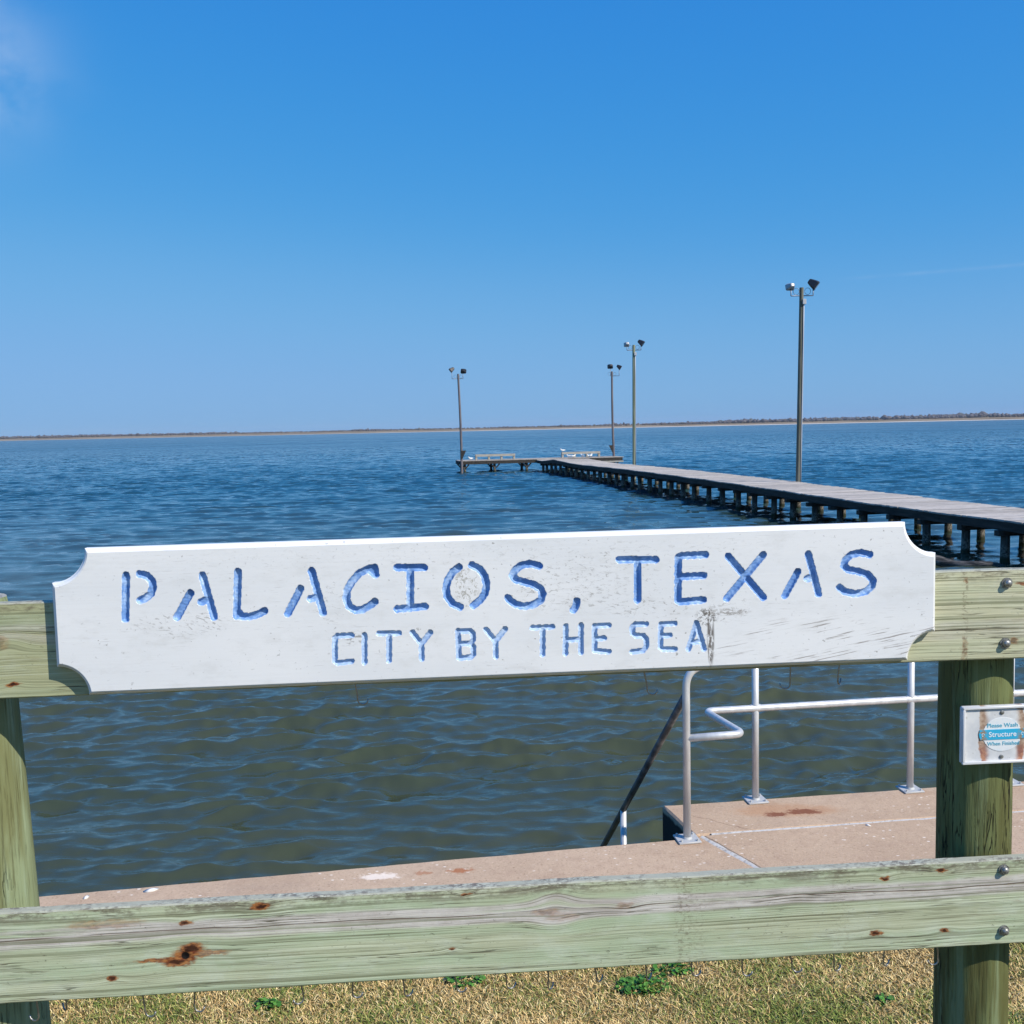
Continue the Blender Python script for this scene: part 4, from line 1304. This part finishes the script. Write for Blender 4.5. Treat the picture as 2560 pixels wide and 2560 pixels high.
for k, (px, py) in posts.items():
    if k == 'A':
        continue
    po = MB().tube([(px, py, Z_C + 0.008), (px, py, ZT)], PR, 18).build('post', m_alu, hand, True, HB)
    base_plate(px, py, po)
    mb = MB().tube([(px - 0.03, py - 0.004, ZM), (px + 0.03, py + 0.004, ZM)], PR * 1.12, 18)
    mb.build('collar', m_alu, po, 'auto', HB)
end = (6.0, 6.545)
plan = [(0.915, 5.405), (1.235, 5.462), (1.112, 5.922), (1.420, 5.965), end]
# the first upright bends over into the top rail
top = [(0.915, 5.405, Z_C + 0.008), (0.915, 5.405, ZT)] + [(a, c, ZT) for a, c in plan[1:3]] + [(end[0], end[1], ZT)]
tp_ = round_path(top, 0.115, 8)
po = MB().tube(tp_, PR, 18).build('top_rail', m_alu, hand, True, HB)
base_plate(0.915, 5.405, po)
mid = [(a, c, ZM) for a, c in plan[:3]] + [(end[0], end[1], ZM)]
MB().tube(round_path(mid, 0.055, 7), PR, 18).build('mid_rail', m_alu, hand, True, HB)
sa = Vector((0.912, 5.43, 1.735)); sb_ = Vector((0.575, 7.42, -0.02))
m_dull, t, b = material('dull_dark_pipe', 0.55, 0.5)
co = t.coord('Object')
t.set(b.inputs['Base Color'], t.mix(t.ss(t.noise(co, 9.0, 4, 0.6), 0.4, 0.65), (0.10, 0.098, 0.096), (0.20, 0.195, 0.19)))
MB().tube([sa, sb_], PR, 18).build('stair_rail', m_dull, hand, True, HB)
sp = sa.lerp(sb_, 0.622)
MB().tube([(sp.x, sp.y, -0.6), (sp.x, sp.y, sp.z)], PR, 18).build('stair_post', m_alu, hand, True, HB)


# ================================================================== pier
PO = Vector((11.03, 21.96, 0)); PYAW = math.atan(0.165)
pier = thing('fishing_pier', 'long narrow grey timber pier on dark piles running out to a T-shaped head', 'pier', PO, PYAW)
CT = math.cos(PYAW)
ZY = [(0, .95), (22, .95), (27, .925), (33, .95), (40, .99), (48, .995), (54, .985), (58, .95), (63.5, .905), (67.5, .95), (70.5, 1.02), (72.5, .93), (74.8, .80), (76.5, .82), (78, .88), (90, .88)]


def zdeck(t_):
    Y = PO.y + t_ * CT
    return float(np.interp(Y, [a for a, _ in ZY], [c for _, c in ZY])) + 0.008 * math.sin(Y * 1.7)


PWID = 2.33
m_deck, t, b = material('weathered_deck', 0.85, spec=0.2)
oi = t.n('ObjectInfo')
geo = t.n('NewGeometry')
co = geo.outputs['Position']
nz = t.noise(t.scale3(co, 2.0, 9.0, 6.0), 1.0, 4, 0.65)
rnd = oi.outputs['Random']
cl = t.mix(t.ss(t.add(t.mul(nz, 0.7), t.mul(rnd, 0.3)), 0.30, 0.62), (0.33, 0.295, 0.26), (0.53, 0.475, 0.42))
dr_ = t.noise(t.scale3(co, 1.3, 1.3, 1.3), 1.0, 3, 0.6)
cl = t.mix(t.mul(t.ss(dr_, 0.62, 0.72), 0.35), cl, (0.62, 0.60, 0.58))
dk2 = t.noise(t.scale3(co, 5.0, 16.0, 6.0), 1.0, 4, 0.7)
cl = t.mix(t.mul(t.ss(dk2, 0.50, 0.66), 0.45), cl, (0.16, 0.145, 0.13))
t.set(b.inputs['Base Color'], cl)
m_beam, t, b = material('dark_pier_timber', 0.85, spec=0.15)
co = t.coord('Object')
nz = t.noise(t.scale3(co, 8, 1.2, 12), 1.0, 4, 0.6)
t.set(b.inputs['Base Color'], t.mix(t.ss(nz, 0.3, 0.7), (0.030, 0.027, 0.024), (0.070, 0.062, 0.054)))
m_pile, t, b = material('pier_pile', 0.9, spec=0.15)
geo = t.n('NewGeometry'); co = geo.outputs['Position']
x, y, z = t.sep(co)
nz = t.noise(t.scale3(co, 14, 14, 2.0), 1.0, 4, 0.6)
brn = t.noise(t.scale3(co, 22, 22, 22), 1.0, 4, 0.7)
cl = t.mix(t.ss(nz, 0.35, 0.65), (0.042, 0.037, 0.031), (0.105, 0.093, 0.076))
cl = t.mix(t.mul(t.ss(z, 0.42, 0.30), t.ss(brn, 0.42, 0.58)), cl, (0.24, 0.215, 0.175))
cl = t.mix(t.mul(t.ss(z, 0.46, 0.34), t.ss(brn, 0.46, 0.36)), cl, (0.060, 0.050, 0.032))
cl = t.mix(t.ss(z, 0.16, 0.06), cl, (0.040, 0.042, 0.022))
t.set(b.inputs['Base Color'], cl)
t.set(b.inputs['Normal'], t.bump(t.add(nz, t.mul(brn, t.ss(z, 0.46, 0.30))), 0.8, 0.02))

# deck boards: one mesh, many boards
BW = 0.20
bmb = MB(); bmb.box(-0.05, PWID + 0.05, 0.004, BW - 0.004, -0.042, 0.0, 0.004)
board0 = bmb.build('plank', m_deck, pier)
gp = random.Random(2)
nplank = 0
for i in range(int(58.2 / BW)):
    t_ = -2.4 + i * BW
    c = board0 if i == 0 else copy_part(board0, pier)
    sl = math.atan2(zdeck(t_ + BW) - zdeck(t_), BW)
    c.location = (gp.uniform(-0.018, 0.018), t_, zdeck(t_) + gp.uniform(-0.004, 0.004))
    c.rotation_euler = (sl, gp.uniform(-0.003, 0.003), gp.uniform(-0.003, 0.003))
# boards out of the picture near the shore, and those of the T-head
mb = MB()
t_ = -15.5
while t_ < -2.5:
    mb.box(-0.05, PWID + 0.05, t_ + 0.004, t_ + BW - 0.004, zdeck(t_) - 0.042, zdeck(t_))
    t_ += BW
T0, T1, TW0, TW1, TZ = 55.8, 58.3, -5.85, 6.65, 0.885
w_ = TW0
while w_ < TW1:
    mb.box(w_ + 0.004, w_ + BW - 0.004, T0 - 0.05, T1 + 0.05, TZ - 0.042, TZ + gp.uniform(-0.004, 0.004))
    w_ += BW
tag(mb.build('deck_boards', m_deck, pier), kind='stuff')

# side beams in lengths, both sides
t_ = -15.5
while t_ < 55.6:
    t2 = min(t_ + 4.65, 55.75)
    for w0, w1 in ((-0.045, 0.0), (PWID, PWID + 0.045)):
        n = 8
        vs_, fs_ = [], []
        for j in range(n + 1):
            tt = t_ + 0.006 + (t2 - t_ - 0.012) * j / n
            zt = zdeck(tt) - 0.044
            zb = zt - 0.195
            vs_ += [(w0, tt, zb), (w1, tt, zb), (w1, tt, zt), (w0, tt, zt)]
        for j in range(n):
            for k in range(4):
                k2 = (k + 1) % 4
                fs_.append((j * 4 + k, j * 4 + k2, (j + 1) * 4 + k2, (j + 1) * 4 + k))
        fs_ += [(0, 1, 2, 3), (n * 4 + 3, n * 4 + 2, n * 4 + 1, n * 4)]
        MB().add(vs_, fs_).build('side_beam', m_beam, pier)
    for wj in (0.75, 1.55):
        MB().box(wj, wj + 0.05, t_, t2, zdeck((t_ + t2) / 2) - 0.27, zdeck((t_ + t2) / 2) - 0.075).build('joist', m_beam, pier)
    t_ = t2

# bents: two piles and a cap
pmesh = []
for k in range(4):
    seg, rows = 14, 8
    vs_, fs_ = [], []
    for i in range(rows + 1):
        zz = i / rows
        rr_ = 0.104 - 0.006 * zz
        for j in range(seg):
            q = 2 * math.pi * j / seg
            d = 0.008 * mnoise.noise((math.cos(q) * 1.5, math.sin(q) * 1.5, zz * 3 + k * 7))
            if 0.5 < zz < 0.75: d += 0.012
            vs_.append(((rr_ + d) * math.cos(q), (rr_ + d) * math.sin(q), -1.2 + zz * 1.85))
    for i in range(rows):
        for j in range(seg):
            j2 = (j + 1) % seg
            fs_.append((i * seg + j, i * seg + j2, (i + 1) * seg + j2, (i + 1) * seg + j))
    fs_.append(tuple(rows * seg + j for j in range(seg)))
    pmesh.append(MB().add(vs_, fs_))
capmb = MB(); capmb.box(-0.12, PWID + 0.12, -0.09, 0.09, -0.125, 0.0, 0.006)
first_pile = [None] * 4
cap0 = None
t_ = 0.72 - 1.57 * 9
k = 0
while t_ < 55.5:
    zc = zdeck(t_) - 0.241
    if cap0 is None: cap0 = capmb.build('cap_beam', m_beam, pier); c = cap0
    else: c = copy_part(cap0, pier)
    c.location = (gp.uniform(-0.07, 0.07), t_ + gp.uniform(-0.03, 0.03), zc)
    c.rotation_euler = (0, gp.uniform(-0.01, 0.01), gp.uniform(-0.02, 0.02))
    for w_, st_ in ((0.10, 0.0), (PWID - 0.14, 0.75)):
        v_ = gp.randrange(4)
        if first_pile[v_] is None:
            first_pile[v_] = pmesh[v_].build('pile', m_pile, pier, True); p_ = first_pile[v_]
        else:
            p_ = copy_part(first_pile[v_], pier)
        p_.location = (w_ + gp.uniform(-0.06, 0.06), t_ + st_ + gp.uniform(-0.08, 0.08), zc - 0.125 - 0.645)
        p_.rotation_euler = (gp.uniform(-0.018, 0.018), gp.uniform(-0.018, 0.018), gp.uniform(0, 6.28))
    t_ += 1.57; k += 1

# T-head framing
for tt in (T0, T1):
    for wa, wb in ((TW0, -1.9), (-1.89, 2.3), (2.31, TW1)):
        MB().box(wa, wb, tt - 0.03, tt + 0.03, TZ - 0.28, TZ - 0.045).build('side_beam', m_beam, pier)
for wa in (TW0 + 0.02, TW1 - 0.02):
    MB().box(wa - 0.03, wa + 0.03, T0 + 0.035, T1 - 0.035, TZ - 0.28, TZ - 0.045).build('side_beam', m_beam, pier)
for wc in (-5.45, -3.15, -0.75, 1.2, 3.9, 6.1):
    for tt in (T0 + 0.22, T1 - 0.25):
        p_ = copy_part(first_pile[gp.randrange(4)], pier)
        p_.location = (wc + gp.uniform(-.05, .05), tt, TZ - 0.30 - 0.645)
        p_.rotation_euler = (gp.uniform(-0.03, 0.03), gp.uniform(-0.03, 0.03), gp.uniform(0, 6.28))
        for sg in (-1, 1):
            MB().tube([(wc + sg * 0.08, tt - 0.12, 0.32), (wc + sg * 0.33, tt - 0.12, TZ - 0.28)], 0.055, 6).build('knee_brace', m_beam, pier)
m_pale, t, b = material('pale_timber', 0.8, spec=0.2)
co = t.coord('Object')
nz = t.noise(t.scale3(co, 3, 20, 30), 1.0, 4, 0.6)
t.set(b.inputs['Base Color'], t.mix(t.ss(nz, 0.3, 0.7), (0.33, 0.305, 0.26), (0.44, 0.415, 0.36)))
MB().box(3.6, TW1 + 0.05, T0 - 0.11, T0 - 0.05, TZ - 0.40, TZ - 0.29, 0.01).build('fender', m_pale, pier)


def pier_pt(w_, t_, z):
    return PO + Matrix.Rotation(PYAW, 3, 'Z') @ Vector((w_, t_, z))


# benches on the T-head
def bench(label, wc, tc, dz=0.0):
    o = thing('bench', label, 'bench', pier_pt(wc, tc, TZ), PYAW, 'benches on the pier head')
    mb = MB(); mb.box(-1.53, 1.53, -0.19, 0.19, 0.375, 0.420, 0.006); mb.build('seat', m_pale, o)
    mb = MB(); mb.box(-1.51, 1.51, -0.185, -0.145, 0.255, 0.373, 0.004); mb.build('apron', m_pale, o)
    for lx in (-1.44, -0.48, 0.48, 1.44):
        mb = MB(); mb.box(lx - 0.07, lx + 0.07, -0.14, 0.14, 0.0, 0.374, 0.005); mb.build('leg', m_pale, o)


bench('long pale timber bench on the left arm of the pier head', -3.02, 56.75)
bench('long pale timber bench on the right arm of the pier head, beside the gulls', 3.75, 57.35)


# lamp posts
m_pole_g, t, b = material('green_pole_wood', 0.8, spec=0.2)
co = t.coord('Object')
t.set(b.inputs['Base Color'], t.mix(t.ss(t.noise(t.scale3(co, 25, 25, 0.8), 1.0, 4, 0.6), 0.35, 0.65), (0.20, 0.215, 0.125), (0.33, 0.345, 0.24)))
m_pole_n, t, b = material('grey_green_pole_wood', 0.8, spec=0.2)
co = t.coord('Object')
t.set(b.inputs['Base Color'], t.mix(t.ss(t.noise(t.scale3(co, 25, 25, 0.8), 1.0, 4, 0.6), 0.35, 0.65), (0.105, 0.105, 0.078), (0.20, 0.195, 0.155)))
m_pole_b, t, b = material('brown_pole_wood', 0.8, spec=0.2)
co = t.coord('Object')
t.set(b.inputs['Base Color'], t.mix(t.ss(t.noise(t.scale3(co, 25, 25, 0.8), 1.0, 4, 0.6), 0.35, 0.65), (0.12, 0.105, 0.11), (0.22, 0.195, 0.20)))
m_steel, t, b = material('lamp_arm_steel', 0.45, 0.6, (0.20, 0.22, 0.26))
m_bronze, t, b = material('floodlight_bronze', 0.38, 0.2, (0.035, 0.032, 0.034))
m_white, t, b = material('floodlight_grey', 0.40, 0.2, (0.42, 0.42, 0.43))
m_glass, t, b = material('floodlight_glass', 0.08, 0.0, (0.10, 0.11, 0.13))
m_cond, t, b = material('conduit_grey', 0.5, 0.0, (0.50, 0.50, 0.51))


def floodlight(parent, pos, aim, mat, k=1.0):
    """bowl-backed floodlight with a flared rectangular front"""
    aim = Vector(aim).normalized()
    q = aim.to_track_quat('Y', 'Z').to_matrix()
    pos = Vector(pos)
    secs = [(-0.20, 0.055, 0.05), (-0.185, 0.10, 0.085), (-0.10, 0.135, 0.115), (-0.03, 0.16, 0.135), (0.10, 0.215, 0.165), (0.17, 0.215, 0.165)]
    vs_, fs_ = [], []
    for y_, hx_, hz_ in secs:
        for j in range(8):
            cx_ = (1, 1, 0.72, -0.72, -1, -1, -0.72, 0.72)[j]; cz_ = (-0.72, 0.72, 1, 1, 0.72, -0.72, -1, -1)[j]
            vs_.append(pos + q @ Vector((cx_ * hx_ * k, y_ * k, cz_ * hz_ * k)))
    ns = len(secs)
    for i in range(ns - 1):
        for j in range(8):
            j2 = (j + 1) % 8
            fs_.append((i * 8 + j, i * 8 + j2, (i + 1) * 8 + j2, (i + 1) * 8 + j))
    fs_ += [tuple(range(8)), tuple(reversed(range((ns - 1) * 8, ns * 8)))]
    fl = MB().add(vs_, fs_).build('floodlight', mat, parent)
    y_ = 0.174 * k
    gl = [pos + q @ Vector((cx_ * 0.195 * k, y_, cz_ * 0.145 * k)) for cx_, cz_ in ((-1, -1), (1, -1), (1, 1), (-1, 1))]
    gl2 = [p + q @ Vector((0, 0.006 * k, 0)) for p in gl]
    MB().add(gl + gl2, [(0, 1, 2, 3), (7, 6, 5, 4), (0, 4, 5, 1), (1, 5, 6, 2), (2, 6, 7, 3), (3, 7, 4, 0)]).build('lens', m_glass, fl)


def lamp_post(label, base, top, r0, r1, mat, zarm, lamps, shelf=None, conduit=True, bow=0.0):
    base = Vector(base); top = Vector(top)
    o = thing('lamp_post', label, 'lamp post', base, 0.0, 'floodlight poles along the pier')
    T_ = top - base
    n = 12
    pts, rs = [], []
    for i in range(n + 1):
        f_ = i / n
        pts.append((T_.x * f_ + bow * math.sin(f_ * math.pi), 0.3 * bow * math.sin(f_ * math.pi * 1.5), T_.z * f_)); rs.append(r0 + (r1 - r0) * f_)
    MB().tube(pts, rs, 18).build('pole', mat, o, 'auto')
    ax = T_.x
    za = T_.z - zarm
    if conduit:
        f0 = 0.22
        MB().tube([(T_.x * f_ + r0 * 0.72 + bow * math.sin(f_ * math.pi), -r0 * 0.86, T_.z * f_) for f_ in (f0, 0.4, 0.6, 0.8, (za - 0.12) / T_.z)], 0.022, 8).build('conduit', m_cond, o, True)
        mb = MB(); mb.box(ax + r1 * 0.1, ax + r1 * 0.1 + 0.13, -r1 - 0.07, -r1 + 0.02, za - 0.32, za - 0.13, 0.008); mb.build('junction_box', m_cond, o)
    for lx, hz_, ly, aim, mt, k in lamps:
        a_ = round_path([(ax, -0.02, za), (ax + lx, ly, za), (ax + lx, ly, za + hz_)], 0.02, 3)
        MB().tube(a_, 0.020, 8).build('arm', m_steel, o, True)
        floodlight(o, (ax + lx, ly, za + hz_ + 0.13 * k), aim, mt, k)
        sg = 1 if lx > 0 else -1
        cb = [(ax + sg * (0.10 + 0.11 * (1 - math.cos(q_))), ly * 0.5 - 0.03, za + 0.16 + 0.12 * math.sin(q_)) for q_ in [i * 0.42 for i in range(16)]]
        MB().tube(cb, 0.009, 6).build('cable', m_steel, o, True)
    if shelf:
        sz_, sgn = shelf
        f_ = sz_ / T_.z
        mb = MB()
        mb.prism([(T_.x * f_, sz_), (T_.x * f_ + sgn * 0.40, sz_), (T_.x * f_ + sgn * 0.36, sz_ - 0.07), (T_.x * f_ + sgn * 0.10, sz_ - 0.62), (T_.x * f_, sz_ - 0.62)], -0.10, 0.10)
        mb.build('rod_shelf', m_beam, o)


lamp_post('tallest and nearest floodlight pole, greenish wood, right of the sign', (10.72, 38.35, -1.2), (10.87, 38.35, 8.16), 0.098, 0.076, m_pole_n, 0.30,
          [(-0.40, 0.26, -0.02, (-0.25, 0.95, -0.28), m_white, 0.74), (0.42, 0.30, -0.02, (0.80, -0.25, -0.62), m_bronze, 1.0)])
lamp_post('greenish floodlight pole midway along the pier, beside the bench on the right arm', (7.26, 60.5, -1.2), (7.33, 60.5, 7.92), 0.105, 0.08, m_pole_g, 0.30,
          [(-0.40, 0.26, -0.02, (-0.10, 0.97, -0.30), m_white, 0.76), (0.42, 0.30, -0.02, (0.80, -0.15, -0.58), m_bronze, 1.0)])
pl = pier_pt(-5.72, 55.55, -1.2)
lamp_post('slender brown floodlight pole at the left end of the pier head', pl, (pl.x - 0.09, pl.y, 7.28), 0.10, 0.075, m_pole_b, 0.35,
          [(-0.45, 0.55, -0.02, (-0.80, -0.1, -0.58), m_bronze, 1.0), (0.36, 0.45, 0.05, (0.25, 0.9, -0.3), m_bronze, 1.0)], (2.85, 1), False, 0.05)
pr = pier_pt(6.42, 57.2, -1.2)
lamp_post('slender brown floodlight pole at the right end of the pier head', pr, (pr.x - 0.13, pr.y, 7.42), 0.10, 0.075, m_pole_b, 0.35,
          [(-0.12, 0.62, -0.16, (-0.1, 0.95, -0.25), m_bronze, 1.0), (0.55, 0.55, -0.02, (0.82, -0.1, -0.56), m_bronze, 1.0)], (2.95, -1), False, -0.06)


# gulls resting on the pier head
m_gull, t, b = material('gull_plumage', 0.8)
co = t.coord('Object')
x, y, z = t.sep(co)
wing = t.mul(t.ss(z, 0.165, 0.185), t.ss(y, 0.10, 0.04))
t.set(b.inputs['Base Color'], t.mix(wing, (0.82, 0.82, 0.80), (0.55, 0.57, 0.60)))
m_bill, t, b = material('gull_bill', 0.5, color=(0.55, 0.30, 0.06))


def gull(label, pos, yaw, k=1.0):
    o = thing('gull', label, 'gull', pos, yaw, 'white gulls resting on the pier head')
    k *= 0.85
    pts = [(0, -0.26, 0.165), (0, -0.20, 0.165), (0, -0.10, 0.155), (0, 0.0, 0.15), (0, 0.08, 0.165), (0, 0.125, 0.205), (0, 0.15, 0.245), (0, 0.175, 0.255), (0, 0.20, 0.25)]
    rs = [0.012, 0.03, 0.062, 0.075, 0.066, 0.045, 0.040, 0.038, 0.016]
    MB().tube([tuple(v * k for v in p) for p in pts], [r_ * k for r_ in rs], 10).build('body', m_gull, o, True)
    MB().tube([(0, 0.195 * k, 0.25 * k), (0, 0.245 * k, 0.24 * k)], [0.010 * k, 0.003 * k], 6).build('bill', m_bill, o)
    for sx_ in (-0.03, 0.03):
        MB().tube([(sx_ * k, 0, 0.10 * k), (sx_ * k, 0.005, 0.0)], 0.006 * k, 5).build('leg', m_bill, o)


GZ = TZ + 0.004
gull('white gull alone on the left arm of the pier head', pier_pt(-4.95, 56.3, GZ), 2.2, 1.15)
gull('white gull standing leftmost of those below the right bench', pier_pt(2.55, 56.15, GZ), 1.2, 1.1)
gull('white gull second from left of those below the right bench', pier_pt(2.86, 55.92, GZ), -1.0, 1.1)
gull('white gull in the middle of those below the right bench', pier_pt(3.58, 56.1, GZ), 0.6, 1.2)
gull('white gull second from right of those below the right bench', pier_pt(3.98, 55.95, GZ), 2.6, 1.15)
gull('white gull rightmost of those below the right bench', pier_pt(4.25, 56.1, GZ), -0.6, 1.15)
gull('white gull perched on the left end of the right bench', pier_pt(2.32, 57.3, TZ + 0.424), 1.9, 1.1)

# a broken pile lying in the shallows by the pier
m_log, t, b = material('wet_driftwood', 0.6, spec=0.4)
co = t.coord('Object')
nz = t.noise(t.scale3(co, 3, 18, 18), 1.0, 4, 0.65)
t.set(b.inputs['Base Color'], t.mix(t.ss(nz, 0.45, 0.7), (0.030, 0.027, 0.022), (0.19, 0.17, 0.145)))
t.set(b.inputs['Normal'], t.bump(nz, 1.0, 0.04))
pts, rs = [], []
for i in range(15):
    f_ = i / 14
    pts.append((-1.15 + 2.1 * f_, 0.05 * math.sin(f_ * 7), 0.10 - 0.10 * f_ + 0.04 * math.sin(f_ * 9))); rs.append(0.15 * (1 - 0.55 * f_) * (1 + 0.2 * mnoise.noise((f_ * 9, 0, 0))) if 0 < i < 14 else 0.05)
lg = MB().tube(pts, rs, 14).build('driftwood_log', m_log, None, 'auto')
lg.location = (9.78, 22.35, -0.01); lg.rotation_euler = (0, 0, R(-38))
tag(lg, 'dark broken log lying in the water beside the pier piles, just above the right rail', 'log')


# ================================================================== air: thin sea haze that pales the far shore
m_haze = bpy.data.materials.new('sea_haze')
m_haze.use_nodes = True
hn = m_haze.node_tree
hn.nodes.remove(hn.nodes['Principled BSDF'])
pv = hn.nodes.new('ShaderNodeVolumePrincipled')
pv.inputs['Color'].default_value = (0.82, 0.90, 1.0, 1)
pv.inputs['Density'].default_value = 0.00008
hn.links.new(pv.outputs[0], hn.nodes['Material Output'].inputs['Volume'])
mb = MB()
mb.box(-3600, 3600, -400, 3600, -3.0, 26.0)
hz = mb.build('haze', m_haze)
tag(hz, kind='stuff')
